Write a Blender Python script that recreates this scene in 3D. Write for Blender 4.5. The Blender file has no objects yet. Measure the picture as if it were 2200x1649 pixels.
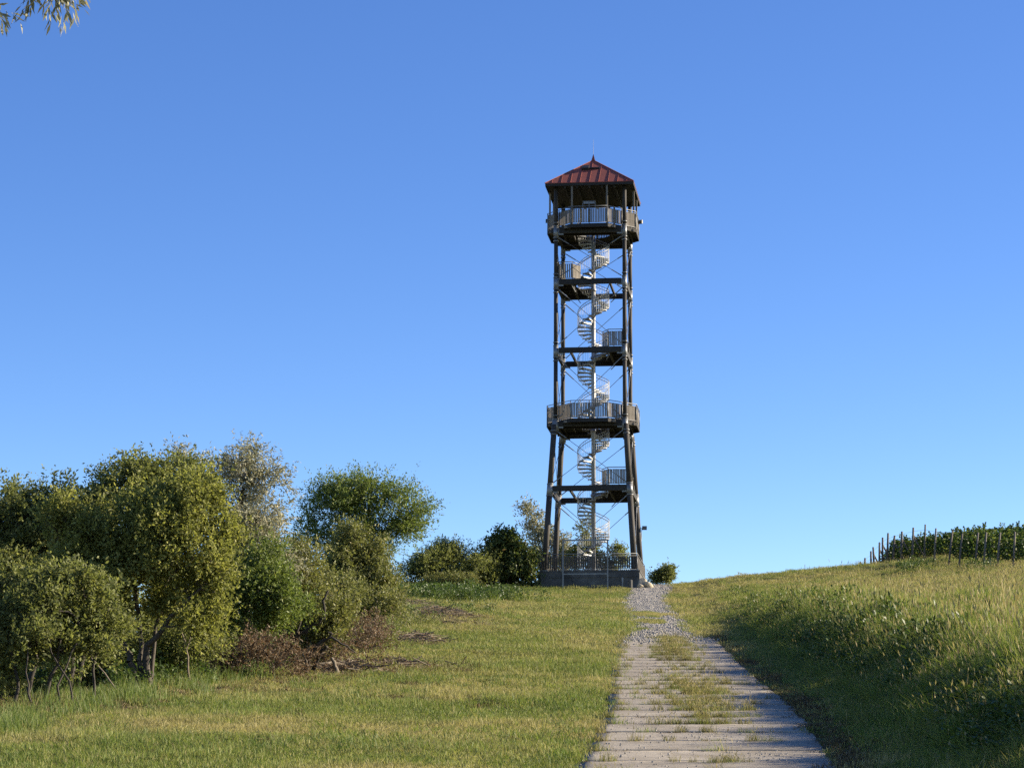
import bpy, math, random
import numpy as np
from mathutils import Matrix, Vector

random.seed(7)
rng = np.random.default_rng(11)
sc = bpy.context.scene
COL = sc.collection

# ------------------------------------------------------------------ camera
F_PX, CX, CY = 6000.0, 1100.0, 824.5
PITCH = math.atan((2010 - CY) / F_PX)
ROLL = 0.0056
CAM = np.array([0.0, 0.0, 1.65])
FWD = np.array([0, math.cos(PITCH), math.sin(PITCH)])
UP0 = np.array([0, -math.sin(PITCH), math.cos(PITCH)])
RT0 = np.array([1.0, 0, 0])
RT = math.cos(ROLL) * RT0 + math.sin(ROLL) * UP0
UP = math.cos(ROLL) * UP0 - math.sin(ROLL) * RT0
cam_data = bpy.data.cameras.new('camera')
cam_data.sensor_fit = 'HORIZONTAL'
cam_data.sensor_width = 36.0
cam_data.lens = 36.0 * F_PX / 2200.0
cam_data.clip_start = 0.2
cam_data.clip_end = 9000
cam = bpy.data.objects.new('camera', cam_data)
COL.objects.link(cam)
cam.matrix_world = Matrix(((RT[0], UP[0], -FWD[0], CAM[0]), (RT[1], UP[1], -FWD[1], CAM[1]),
                           (RT[2], UP[2], -FWD[2], CAM[2]), (0, 0, 0, 1)))
sc.camera = cam

# ------------------------------------------------------------------ sky, sun, exposure
SUN_EL = math.radians(22.0)
SUN_AZ = math.radians(79.0)         # clockwise from +Y (the view direction): from the right
world = bpy.data.worlds.new('World')
sc.world = world
world.use_nodes = True
wn, wl = world.node_tree.nodes, world.node_tree.links
wn.clear()
sky = wn.new('ShaderNodeTexSky')
sky.sky_type = 'NISHITA'
sky.sun_disc = False
sky.sun_elevation = SUN_EL
sky.sun_rotation = SUN_AZ
sky.altitude = 300
sky.air_density = 1.0
sky.dust_density = 0.45
sky.ozone_density = 4.6
wb = wn.new('ShaderNodeBackground')
wb.inputs['Strength'].default_value = 0.088
wo = wn.new('ShaderNodeOutputWorld')
tcw = wn.new('ShaderNodeTexCoord')                 # clear, dry air: the blue deepens quickly above the horizon
vm = wn.new('ShaderNodeVectorMath')
vm.operation = 'MULTIPLY_ADD'
vm.inputs[1].default_value = (1, 1, 1.85)
vm.inputs[2].default_value = (0, 0, -0.135)
vx = wn.new('ShaderNodeVectorMath')
vx.operation = 'MAXIMUM'
vx.inputs[1].default_value = (-2, -2, 0.03)
vn = wn.new('ShaderNodeVectorMath')
vn.operation = 'NORMALIZE'
wl.new(tcw.outputs['Generated'], vm.inputs[0])
wl.new(vm.outputs[0], vx.inputs[0])
wl.new(vx.outputs[0], vn.inputs[0])
wl.new(vn.outputs[0], sky.inputs[0])
hsw = wn.new('ShaderNodeHueSaturation')
hsw.inputs['Hue'].default_value = 0.512
hsw.inputs['Saturation'].default_value = 1.13
wl.new(sky.outputs[0], hsw.inputs['Color'])
wl.new(hsw.outputs[0], wb.inputs['Color'])
wl.new(wb.outputs[0], wo.inputs['Surface'])

sun_data = bpy.data.lights.new('sun', 'SUN')
sun_data.energy = 5.0
sun_data.angle = math.radians(0.53)
sun_data.color = (1.0, 0.87, 0.66)
sun = bpy.data.objects.new('sun', sun_data)
COL.objects.link(sun)
SUN_DIR = Vector((math.cos(SUN_EL) * math.sin(SUN_AZ), math.cos(SUN_EL) * math.cos(SUN_AZ), math.sin(SUN_EL)))
sun.rotation_euler = SUN_DIR.to_track_quat('Z', 'Y').to_euler()
sun.location = (60, -10, 80)

sc.view_settings.view_transform = 'Standard'
sc.view_settings.look = 'None'
sc.view_settings.exposure = 1.4
sc.view_settings.gamma = 1.0
sc.view_settings.use_curve_mapping = False
sc.render.engine = 'CYCLES'
sc.cycles.max_bounces = 6
sc.cycles.diffuse_bounces = 3
sc.cycles.glossy_bounces = 2
sc.cycles.transmission_bounces = 4
sc.cycles.transparent_max_bounces = 4
sc.cycles.use_denoising = False
sc.render.film_transparent = False


# ------------------------------------------------------------------ helpers: projection, noise
def at(px, py, D):
    u, v = (px - CX) / F_PX, (CY - py) / F_PX
    r = FWD + RT * u + UP * v
    return CAM + r * (D / r[1])


def project(P):
    Q = np.asarray(P) - CAM
    d = Q @ FWD
    return CX + F_PX * (Q @ RT) / d, CY - F_PX * (Q @ UP) / d, d


def _hash(i, j, seed):
    h = (i * 374761393 + j * 668265263 + seed * 974634777) & 0xFFFFFFFF
    h = ((h ^ (h >> 13)) * 1274126177) & 0xFFFFFFFF
    return ((h ^ (h >> 16)) & 0xFFFF) / 65535.0


def vnoise(x, y, scale=1.0, seed=0):
    x = np.asarray(x, float) * scale + 1000.0
    y = np.asarray(y, float) * scale + 1000.0
    i, j = np.floor(x).astype(np.int64), np.floor(y).astype(np.int64)
    fx, fy = x - i, y - j
    fx, fy = fx * fx * (3 - 2 * fx), fy * fy * (3 - 2 * fy)
    a, b = _hash(i, j, seed), _hash(i + 1, j, seed)
    c, d = _hash(i, j + 1, seed), _hash(i + 1, j + 1, seed)
    return (a * (1 - fx) + b * fx) * (1 - fy) + (c * (1 - fx) + d * fx) * fy


def pchip(xs, ys):
    xs, ys = np.array(xs, float), np.array(ys, float)
    h = np.diff(xs)
    dl = np.diff(ys) / h
    m = np.zeros_like(xs)
    m[0], m[-1] = dl[0], dl[-1]
    for k in range(1, len(xs) - 1):
        if dl[k - 1] * dl[k] > 0:
            w1, w2 = 2 * h[k] + h[k - 1], h[k] + 2 * h[k - 1]
            m[k] = (w1 + w2) / (w1 / dl[k - 1] + w2 / dl[k])

    def f(x):
        x = np.asarray(x, float)
        k = np.clip(np.searchsorted(xs, x) - 1, 0, len(xs) - 2)
        t = (x - xs[k]) / h[k]
        return ((1 + 2 * t) * (1 - t) ** 2 * ys[k] + t * (1 - t) ** 2 * h[k] * m[k]
                + t * t * (3 - 2 * t) * ys[k + 1] + t * t * (t - 1) * h[k] * m[k + 1])
    return f


def sstep(a, b, x):
    t = np.clip((np.asarray(x, float) - a) / (b - a), 0, 1)
    return t * t * (3 - 2 * t)


# ------------------------------------------------------------------ terrain shape
_near = [(-400, -22), (-60, -6.5), (0, -1.65), (10, -0.95), (20, 0.2)]
_far = [(34, 1649), (45, 1541), (60, 1458), (75, 1408), (90, 1374), (110, 1342), (130, 1316), (150, 1296), (165, 1277), (178, 1255)]
_pd = [d for d, z in _near] + [d for d, y in _far]
_pz = [z + 1.65 for d, z in _near] + [at(1420, y, d)[2] for d, y in _far]
zc = _pz[-1]
for d, dz in ((188, 0.75), (200, 0.6), (225, -1.5), (300, -12), (600, -50), (1500, -110), (4200, -160)):
    _pd.append(d)
    _pz.append(zc + dz)
path_z = pchip(_pd, _pz)
path_x = pchip([-400, 0, 34, 47, 56.6, 70.7, 90, 120, 150, 175, 190, 220, 4200],
               [-14, 0.8, 2.35, 3.16, 3.54, 4.16, 5.0, 6.3, 7.25, 8.95, 10.6, 14.5, 40])
edge_s = pchip([-400, 40, 60, 110, 150, 175, 220, 4200], [-11.5, -11.2, -10.0, -11.5, -14, -17.5, -19, -40])


def ground_z(x, D, fine=True):
    x, D = np.asarray(x, float), np.asarray(D, float)
    s = x - path_x(D)
    z = path_z(D)
    far = sstep(60, 140, D)
    hb = 0.80 - 0.58 * sstep(85, 150, D)
    z = z + hb * sstep(2.3, 5.2, s)
    sr = np.clip(s - 2.0, 0, 45)
    z = z + sr * (0.03 + 0.072 * far) * (1 - 0.15 * sstep(150, 200, D))
    e = edge_s(D)
    drop = np.clip(e - s, 0, 160)
    z = z - (0.15 + 0.14 * sstep(85, 130, D)) * (np.sqrt(drop * drop + 1.0) - 1.0) * np.where(drop > 60, 60 / np.maximum(drop, 1), 1)
    # terrace hump and brush mound on the left
    def bump(px, d, h, rx, ry):
        cx = (px - CX) / F_PX * d
        return h * np.exp(-((x - cx) / rx) ** 2 - ((D - d) / ry) ** 2)
    z = z + bump(925, 116, 0.42, 2.3, 9) + bump(1000, 158, 0.30, 4.5, 7) + bump(840, 135, 0.35, 2.5, 10)
    if fine:
        off = sstep(1.4, 2.6, np.abs(s))
        z = z + off * (0.16 * (vnoise(x, D, 0.22, 1) - 0.5) + 0.07 * (vnoise(x, D, 0.8, 2) - 0.5))
        z = z - 0.07 * (1 - sstep(1.30, 1.55, np.abs(s))) * (1 - sstep(175, 182, D))
    return z


# ------------------------------------------------------------------ materials
def _nodes(name):
    m = bpy.data.materials.new(name)
    m.use_nodes = True
    nt = m.node_tree
    nt.nodes.clear()
    out = nt.nodes.new('ShaderNodeOutputMaterial')
    return m, nt.nodes, nt.links, out


def noise_node(N, L, vec, scale, detail=4, rough=0.6, stretch=None):
    if stretch is not None:
        mp = N.new('ShaderNodeMapping')
        mp.inputs['Scale'].default_value = stretch
        L.new(vec, mp.inputs['Vector'])
        vec = mp.outputs[0]
    n = N.new('ShaderNodeTexNoise')
    n.inputs['Scale'].default_value = scale
    n.inputs['Detail'].default_value = detail
    n.inputs['Roughness'].default_value = rough
    L.new(vec, n.inputs['Vector'])
    return n.outputs['Fac']


def ramp(N, L, fac, stops):
    r = N.new('ShaderNodeValToRGB')
    el = r.color_ramp.elements
    while len(el) < len(stops):
        el.new(0.5)
    for e, (p, c) in zip(el, stops):
        e.position = p
        e.color = (c[0], c[1], c[2], 1)
    L.new(fac, r.inputs['Fac'])
    return r.outputs['Color']


def mix(N, L, fac, a, b, mode='MIX'):
    m = N.new('ShaderNodeMix')
    m.data_type = 'RGBA'
    m.blend_type = mode
    for sock, v in ((m.inputs['Factor'], fac), (m.inputs['A'], a), (m.inputs['B'], b)):
        if hasattr(v, 'is_linked') or hasattr(v, 'links'):
            L.new(v, sock)
        elif isinstance(v, (int, float)):
            sock.default_value = v
        else:
            sock.default_value = (v[0], v[1], v[2], 1)
    return m.outputs['Result']


def surf_mat(name, c0, c1, scale=3.0, rough=0.8, metal=0.0, bump=0.3, stretch=None, coord='Object', c2=None,
             scale2=0.6, amt2=0.5, detail=5, bumpdist=0.02):
    """two-tone noisy surface with large stains and fine relief"""
    m, N, L, out = _nodes(name)
    tc = N.new('ShaderNodeTexCoord')
    vec = tc.outputs[coord]
    oi = N.new('ShaderNodeObjectInfo')
    f = noise_node(N, L, vec, scale, detail, 0.65, stretch)
    col = ramp(N, L, f, [(0.3, c0), (0.7, c1)])
    if c2 is not None:
        g = noise_node(N, L, vec, scale2, 4, 0.6)
        gr = ramp(N, L, g, [(0.45, (0, 0, 0)), (0.65, (amt2,) * 3)])
        col = mix(N, L, gr, col, c2)
    hv = N.new('ShaderNodeHueSaturation')
    mr = N.new('ShaderNodeMapRange')
    mr.inputs['To Min'].default_value = 0.82
    mr.inputs['To Max'].default_value = 1.15
    L.new(oi.outputs['Random'], mr.inputs['Value'])
    L.new(mr.outputs[0], hv.inputs['Value'])
    L.new(col, hv.inputs['Color'])
    b = N.new('ShaderNodeBsdfPrincipled')
    L.new(hv.outputs[0], b.inputs['Base Color'])
    b.inputs['Roughness'].default_value = rough
    b.inputs['Metallic'].default_value = metal
    if bump:
        bp = N.new('ShaderNodeBump')
        bp.inputs['Strength'].default_value = bump
        bp.inputs['Distance'].default_value = bumpdist
        L.new(f, bp.inputs['Height'])
        L.new(bp.outputs[0], b.inputs['Normal'])
    L.new(b.outputs[0], out.inputs['Surface'])
    return m


def leaf_mat(name, dark, light, other=None, trans=0.35, rough=0.55, spec=0.3, world_scale=None, wc=None, tmul=(1.18, 1.22, 0.75)):
    """leaf blades: per-leaf tone (attribute), optional patches in world space, light let through"""
    m, N, L, out = _nodes(name)
    a = N.new('ShaderNodeAttribute')
    a.attribute_name = 'tone'
    stops = [(0.0, dark), (0.75, light)]
    if other is not None:
        stops.append((0.97, other))
    col = ramp(N, L, a.outputs['Fac'], stops)
    if world_scale:
        g = N.new('ShaderNodeNewGeometry')
        f = noise_node(N, L, g.outputs['Position'], world_scale, 3, 0.6)
        fr = ramp(N, L, f, [(0.42, (0, 0, 0)), (0.58, (1, 1, 1))])
        col2 = ramp(N, L, a.outputs['Fac'], [(0.0, wc[0]), (0.8, wc[1])])
        col = mix(N, L, fr, col, col2)
        f2 = noise_node(N, L, g.outputs['Position'], world_scale * 7, 2, 0.5)
        hv = N.new('ShaderNodeHueSaturation')
        mr = N.new('ShaderNodeMapRange')
        mr.inputs['To Min'].default_value = 0.55
        mr.inputs['To Max'].default_value = 1.4
        L.new(f2, mr.inputs['Value'])
        L.new(mr.outputs[0], hv.inputs['Value'])
        L.new(col, hv.inputs['Color'])
        col = hv.outputs[0]
    d = N.new('ShaderNodeBsdfPrincipled')
    L.new(col, d.inputs['Base Color'])
    d.inputs['Roughness'].default_value = rough
    d.inputs['Specular IOR Level'].default_value = spec
    t = N.new('ShaderNodeBsdfTranslucent')
    tcn = mix(N, L, 1.0, col, tmul, 'MULTIPLY')
    L.new(tcn, t.inputs['Color'])
    mx = N.new('ShaderNodeMixShader')
    mx.inputs[0].default_value = trans
    L.new(d.outputs[0], mx.inputs[1])
    L.new(t.outputs[0], mx.inputs[2])
    L.new(mx.outputs[0], out.inputs['Surface'])
    return m


M = {}
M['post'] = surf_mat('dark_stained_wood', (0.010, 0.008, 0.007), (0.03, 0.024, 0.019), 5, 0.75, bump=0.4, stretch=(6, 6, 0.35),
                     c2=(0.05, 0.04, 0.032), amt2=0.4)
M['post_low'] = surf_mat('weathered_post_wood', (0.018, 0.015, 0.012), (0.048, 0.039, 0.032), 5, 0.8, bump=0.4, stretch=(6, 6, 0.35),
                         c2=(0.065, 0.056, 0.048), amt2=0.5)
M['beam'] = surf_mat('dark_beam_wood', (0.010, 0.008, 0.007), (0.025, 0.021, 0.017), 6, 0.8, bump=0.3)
M['board'] = surf_mat('weathered_grey_board', (0.10, 0.088, 0.074), (0.23, 0.20, 0.17), 6, 0.85, bump=0.4, stretch=(8, 8, 0.6),
                      c2=(0.10, 0.08, 0.062), amt2=0.5, scale2=2.5)
M['steel'] = surf_mat('galvanised_steel', (0.15, 0.153, 0.157), (0.25, 0.254, 0.26), 9, 0.5, metal=0.55, bump=0.05)
M['board_dark'] = surf_mat('dark_fence_board', (0.03, 0.026, 0.022), (0.085, 0.074, 0.063), 6, 0.85, bump=0.4, stretch=(8, 8, 0.6))
M['stair'] = surf_mat('stair_galvanised_steel', (0.26, 0.262, 0.265), (0.38, 0.382, 0.385), 9, 0.5, metal=0.3, bump=0.05)
M['rod'] = surf_mat('dark_steel_rod', (0.08, 0.08, 0.085), (0.15, 0.15, 0.155), 6, 0.5, metal=0.5, bump=0)
M['roof'] = surf_mat('red_sheet_metal', (0.20, 0.046, 0.030), (0.24, 0.056, 0.037), 1.5, 0.75, bump=0.04,
                     c2=(0.16, 0.048, 0.034), amt2=0.4)
M['black'] = surf_mat('black_metal', (0.012, 0.012, 0.013), (0.022, 0.022, 0.024), 5, 0.5, bump=0)
M['conc'] = surf_mat('plinth_concrete', (0.065, 0.063, 0.06), (0.12, 0.117, 0.11), 2.2, 0.9, bump=0.3,
                     c2=(0.032, 0.031, 0.029), scale2=0.8, amt2=0.75)
M['slab'] = None
M['joint_soil'] = surf_mat('joint_soil', (0.15, 0.127, 0.095), (0.25, 0.215, 0.165), 5, 0.95, bump=0.3, c2=(0.10, 0.085, 0.06), scale2=1.2)
M['stone'] = surf_mat('gravel_stone', (0.15, 0.138, 0.122), (0.42, 0.39, 0.35), 4, 0.9, bump=0.3)
M['rock'] = surf_mat('pale_rock', (0.24, 0.2, 0.14), (0.46, 0.39, 0.28), 3, 0.9, bump=0.5)
M['bark'] = surf_mat('grey_bark', (0.03, 0.024, 0.019), (0.09, 0.072, 0.055), 7, 0.9, bump=0.5, stretch=(3, 3, 0.6), coord='Generated')
M['barkd'] = surf_mat('dark_bark', (0.02, 0.016, 0.013), (0.05, 0.04, 0.032), 7, 0.9, bump=0.5, coord='Generated')
M['twig'] = surf_mat('dry_twig', (0.09, 0.068, 0.047), (0.21, 0.17, 0.12), 5, 0.9, bump=0.2, coord='Generated')
M['vpost'] = surf_mat('vineyard_post_wood', (0.07, 0.06, 0.052), (0.16, 0.14, 0.12), 5, 0.9, bump=0.3, stretch=(5, 5, 0.5))


def slab_mat():
    m, N, L, out = _nodes('old_road_concrete')
    g = N.new('ShaderNodeNewGeometry')
    tc = N.new('ShaderNodeTexCoord')
    oi = N.new('ShaderNodeObjectInfo')
    p = g.outputs['Position']
    f1 = noise_node(N, L, p, 2.2, 6, 0.7)
    f2 = noise_node(N, L, p, 26, 4, 0.7)
    f3 = noise_node(N, L, p, 0.8, 4, 0.6)
    col = ramp(N, L, f1, [(0.30, (0.22, 0.19, 0.145)), (0.5, (0.32, 0.282, 0.222)), (0.7, (0.40, 0.355, 0.285))])
    grit = ramp(N, L, f2, [(0.30, (0.6, 0.58, 0.56)), (0.42, (1, 1, 1)), (0.7, (1.1, 1.09, 1.08))])
    col = mix(N, L, 0.85, col, grit, 'MULTIPLY')
    st = ramp(N, L, f3, [(0.42, (0, 0, 0)), (0.62, (0.7, 0.7, 0.7))])
    col = mix(N, L, st, col, (0.22, 0.19, 0.148))
    f4 = noise_node(N, L, p, 7.0, 4, 0.7)
    dk = ramp(N, L, f4, [(0.56, (0, 0, 0)), (0.70, (0.55, 0.55, 0.55))])
    col = mix(N, L, dk, col, (0.13, 0.11, 0.085))
    hv = N.new('ShaderNodeHueSaturation')
    mr = N.new('ShaderNodeMapRange')
    mr.inputs['To Min'].default_value = 0.93
    mr.inputs['To Max'].default_value = 1.05
    L.new(oi.outputs['Random'], mr.inputs['Value'])
    L.new(mr.outputs[0], hv.inputs['Value'])
    L.new(col, hv.inputs['Color'])
    b = N.new('ShaderNodeBsdfPrincipled')
    b.inputs['Roughness'].default_value = 0.92
    b.inputs['Specular IOR Level'].default_value = 0.2
    L.new(hv.outputs[0], b.inputs['Base Color'])
    bp = N.new('ShaderNodeBump')
    bp.inputs['Strength'].default_value = 0.9
    bp.inputs['Distance'].default_value = 0.008
    add = N.new('ShaderNodeMath')
    L.new(f2, add.inputs[0])
    L.new(f1, add.inputs[1])
    L.new(add.outputs[0], bp.inputs['Height'])
    L.new(bp.outputs[0], b.inputs['Normal'])
    L.new(b.outputs[0], out.inputs['Surface'])
    return m


M['slab'] = slab_mat()


def ground_mat():
    m, N, L, out = _nodes('meadow_ground')
    g = N.new('ShaderNodeNewGeometry')
    p = g.outputs['Position']
    f1 = noise_node(N, L, p, 0.16, 5, 0.65)
    f2 = noise_node(N, L, p, 3.0, 5, 0.7)
    col = ramp(N, L, f1, [(0.36, (0.085, 0.105, 0.028)), (0.52, (0.15, 0.145, 0.05)), (0.66, (0.23, 0.19, 0.085))])
    sp = ramp(N, L, f2, [(0.3, (0.4, 0.4, 0.4)), (0.7, (1.3, 1.3, 1.3))])
    col = mix(N, L, 1.0, col, sp, 'MULTIPLY')
    a = N.new('ShaderNodeAttribute')
    a.attribute_name = 'soil'
    soil = ramp(N, L, f2, [(0.3, (0.06, 0.046, 0.032)), (0.7, (0.20, 0.155, 0.105))])
    col = mix(N, L, a.outputs['Fac'], col, soil)
    b = N.new('ShaderNodeBsdfPrincipled')
    b.inputs['Roughness'].default_value = 1.0
    b.inputs['Specular IOR Level'].default_value = 0.05
    L.new(col, b.inputs['Base Color'])
    bp = N.new('ShaderNodeBump')
    bp.inputs['Strength'].default_value = 0.8
    bp.inputs['Distance'].default_value = 0.08
    L.new(f2, bp.inputs['Height'])
    L.new(bp.outputs[0], b.inputs['Normal'])
    L.new(b.outputs[0], out.inputs['Surface'])
    return m


M['ground'] = ground_mat()


def gravel_mat():
    m, N, L, out = _nodes('gravel_bed')
    g = N.new('ShaderNodeNewGeometry')
    p = g.outputs['Position']
    v = N.new('ShaderNodeTexVoronoi')
    v.inputs['Scale'].default_value = 14
    L.new(p, v.inputs['Vector'])
    col = ramp(N, L, v.outputs['Color'], [(0.15, (0.15, 0.135, 0.118)), (0.5, (0.29, 0.265, 0.238)), (0.9, (0.46, 0.43, 0.39))])
    f1 = noise_node(N, L, p, 0.7, 4, 0.6)
    st = ramp(N, L, f1, [(0.52, (0, 0, 0)), (0.66, (0.7, 0.7, 0.7))])
    col = mix(N, L, st, col, (0.19, 0.16, 0.12))
    b = N.new('ShaderNodeBsdfPrincipled')
    b.inputs['Roughness'].default_value = 0.95
    L.new(col, b.inputs['Base Color'])
    bp = N.new('ShaderNodeBump')
    bp.inputs['Strength'].default_value = 1.0
    bp.inputs['Distance'].default_value = 0.06
    L.new(v.outputs['Distance'], bp.inputs['Height'])
    L.new(bp.outputs[0], b.inputs['Normal'])
    L.new(b.outputs[0], out.inputs['Surface'])
    return m


M['gravel'] = gravel_mat()
SG, SL = (0.10, 0.135, 0.03), (0.195, 0.235, 0.062)
M['grass'] = leaf_mat('short_meadow_grass', SG, SL, (0.34, 0.29, 0.13), 0.35, 0.6, 0.2, 0.16,
                      ((0.19, 0.17, 0.065), (0.40, 0.345, 0.16)))
M['lush'] = leaf_mat('lush_green_grass', (0.075, 0.115, 0.025), (0.15, 0.20, 0.05), (0.22, 0.22, 0.08), 0.35, 0.55, 0.25)
M['tall'] = leaf_mat('tall_bank_grass', (0.07, 0.11, 0.022), (0.18, 0.24, 0.048), (0.27, 0.27, 0.09), 0.45, 0.55, 0.25, 0.35,
                     ((0.11, 0.14, 0.034), (0.235, 0.26, 0.066)))
M['joint'] = leaf_mat('dry_joint_grass', (0.085, 0.085, 0.03), (0.24, 0.215, 0.085), (0.36, 0.30, 0.15), 0.35, 0.65, 0.15)
M['straw'] = leaf_mat('dry_straw_grass', (0.15, 0.12, 0.055), (0.33, 0.275, 0.14), None, 0.3, 0.7, 0.15)
M['mat'] = leaf_mat('matted_dead_grass', (0.05, 0.036, 0.022), (0.17, 0.12, 0.07), (0.26, 0.20, 0.12), 0.15, 0.9, 0.1)
M['weed'] = leaf_mat('verge_weed_leaf', (0.03, 0.055, 0.014), (0.085, 0.125, 0.03), None, 0.3, 0.5, 0.3)
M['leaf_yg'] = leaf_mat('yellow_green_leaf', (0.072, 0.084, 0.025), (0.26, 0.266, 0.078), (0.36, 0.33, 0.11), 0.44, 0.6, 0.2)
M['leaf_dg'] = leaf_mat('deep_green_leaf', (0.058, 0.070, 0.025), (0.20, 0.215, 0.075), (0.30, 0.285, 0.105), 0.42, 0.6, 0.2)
M['leaf_g'] = leaf_mat('mid_green_leaf', (0.0625, 0.0938, 0.0225), (0.1625, 0.2063, 0.0500), (0.2500, 0.2500, 0.0750), 0.35)
M['leaf_olive'] = leaf_mat('olive_green_leaf', (0.0750, 0.0850, 0.0275), (0.2000, 0.2063, 0.0688), (0.3000, 0.2500, 0.1125), 0.35)
M['leaf_silver'] = leaf_mat('silver_grey_leaf', (0.1170, 0.1196, 0.0715), (0.3380, 0.3315, 0.2275), (0.4680, 0.3900, 0.2340), 0.25, 0.6, 0.25, tmul=(1.05, 1.05, 0.8))
M['leaf_brown'] = leaf_mat('withered_brown_leaf', (0.06, 0.042, 0.026), (0.19, 0.14, 0.09), (0.30, 0.235, 0.15), 0.25, 0.7, 0.2, tmul=(1.2, 1, .8))
M['leaf_vine'] = leaf_mat('vine_leaf', (0.022, 0.045, 0.012), (0.07, 0.11, 0.025), (0.22, 0.24, 0.05), 0.35)
M['leaf_walnut'] = leaf_mat('broad_walnut_leaf', (0.035, 0.05, 0.014), (0.10, 0.125, 0.034), (0.26, 0.17, 0.05), 0.35)


# ------------------------------------------------------------------ mesh helpers
def link(name, me, mat=None, parent=None, loc=None, rot=None):
    o = bpy.data.objects.new(name, me)
    COL.objects.link(o)
    if mat is not None and me is not None and not me.materials:
        me.materials.append(mat)
    if parent is not None:
        o.parent = parent
    if loc is not None:
        o.location = loc
    if rot is not None:
        o.rotation_euler = rot
    return o


def empty(name, loc=(0, 0, 0), rz=0.0):
    o = bpy.data.objects.new(name, None)
    o.empty_display_size = 0.2
    COL.objects.link(o)
    o.location = loc
    o.rotation_euler = (0, 0, rz)
    return o


def tag(o, label=None, cat=None, group=None, kind=None):
    for k, v in (('label', label), ('category', cat), ('group', group), ('kind', kind)):
        if v:
            o[k] = v
    return o


class MB:
    def __init__(self):
        self.v, self.f = [], []

    def add(self, vs, fs):
        b = len(self.v)
        self.v.extend([tuple(map(float, p)) for p in vs])
        self.f.extend([tuple(i + b for i in f) for f in fs])
        return self

    def box(self, c, size, ax=None):
        """box with centre c; ax = 3 axis vectors (columns) or None"""
        c = np.array(c, float)
        A = np.eye(3) if ax is None else np.array(ax, float)
        hx, hy, hz = [s / 2 for s in size]
        vs = [c + A[0] * x + A[1] * y + A[2] * z for x in (-hx, hx) for y in (-hy, hy) for z in (-hz, hz)]
        return self.add(vs, [(0, 1, 3, 2), (4, 6, 7, 5), (0, 4, 5, 1), (2, 3, 7, 6), (0, 2, 6, 4), (1, 5, 7, 3)])

    def bar(self, p0, p1, w, h, up=(0, 0, 1)):
        p0, p1 = np.array(p0, float), np.array(p1, float)
        d = p1 - p0
        ln = np.linalg.norm(d)
        d = d / ln
        u = np.array(up, float)
        x = np.cross(d, u)
        if np.linalg.norm(x) < 1e-6:
            x = np.cross(d, (1, 0, 0))
        x /= np.linalg.norm(x)
        y = np.cross(x, d)
        return self.box((p0 + p1) / 2, (w, ln, h), (x, d, y))

    def tube(self, pts, r, n=8, cap=True):
        pts = [np.array(p, float) for p in pts]
        rs = [r] * len(pts) if np.isscalar(r) else list(r)
        vs, fs = [], []
        prev = None
        for k, p in enumerate(pts):
            d = pts[min(k + 1, len(pts) - 1)] - pts[max(k - 1, 0)]
            d = d / (np.linalg.norm(d) + 1e-12)
            ref = prev if prev is not None else (np.array([1.0, 0, 0]) if abs(d[0]) < 0.8 else np.array([0, 1.0, 0]))
            x = ref - d * np.dot(ref, d)
            x /= np.linalg.norm(x)
            prev = x
            y = np.cross(d, x)
            for a in range(n):
                t = 2 * math.pi * a / n
                vs.append(p + (x * math.cos(t) + y * math.sin(t)) * rs[k])
        for k in range(len(pts) - 1):
            for a in range(n):
                b = (a + 1) % n
                fs.append((k * n + a, k * n + b, (k + 1) * n + b, (k + 1) * n + a))
        if cap:
            fs.append(tuple(range(n))[::-1])
            fs.append(tuple((len(pts) - 1) * n + a for a in range(n)))
        return self.add(vs, fs)

    def prism(self, poly, z0, z1):
        n = len(poly)
        vs = [(x, y, z0) for x, y in poly] + [(x, y, z1) for x, y in poly]
        fs = [tuple(range(n))[::-1], tuple(range(n, 2 * n))]
        fs += [(i, (i + 1) % n, n + (i + 1) % n, n + i) for i in range(n)]
        return self.add(vs, fs)

    def mesh(self, name, smooth=False):
        me = bpy.data.meshes.new(name)
        me.from_pydata(self.v, [], self.f)
        if smooth:
            me.polygons.foreach_set('use_smooth', [True] * len(me.polygons))
        me.update()
        return me

    def build(self, name, mat, parent=None, smooth=False, loc=None, rot=None):
        return link(name, self.mesh(name, smooth), mat, parent, loc, rot)


def np_mesh(name, verts, quads=None, tris=None, tone=None, smooth=False):
    """fast mesh from numpy arrays; tone = per-vertex float attribute"""
    me = bpy.data.meshes.new(name)
    verts = np.asarray(verts, np.float32)
    nq = 0 if quads is None else len(quads)
    nt = 0 if tris is None else len(tris)
    me.vertices.add(len(verts))
    me.vertices.foreach_set('co', verts.ravel())
    loops = []
    if nq:
        loops.append(np.asarray(quads, np.int32).ravel())
    if nt:
        loops.append(np.asarray(tris, np.int32).ravel())
    li = np.concatenate(loops)
    me.loops.add(len(li))
    me.loops.foreach_set('vertex_index', li)
    tot = np.concatenate([np.full(nq, 4, np.int32), np.full(nt, 3, np.int32)])
    start = np.concatenate([[0], np.cumsum(tot)[:-1]]).astype(np.int32)
    me.polygons.add(nq + nt)
    me.polygons.foreach_set('loop_start', start)
    try:
        me.polygons.foreach_set('loop_total', tot)
    except Exception:
        pass
    if smooth:
        me.polygons.foreach_set('use_smooth', np.ones(nq + nt, bool))
    if tone is not None:
        at_ = me.attributes.new('tone', 'FLOAT', 'POINT')
        at_.data.foreach_set('value', np.asarray(tone, np.float32))
    me.update(calc_edges=True)
    me.validate()
    return me


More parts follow.
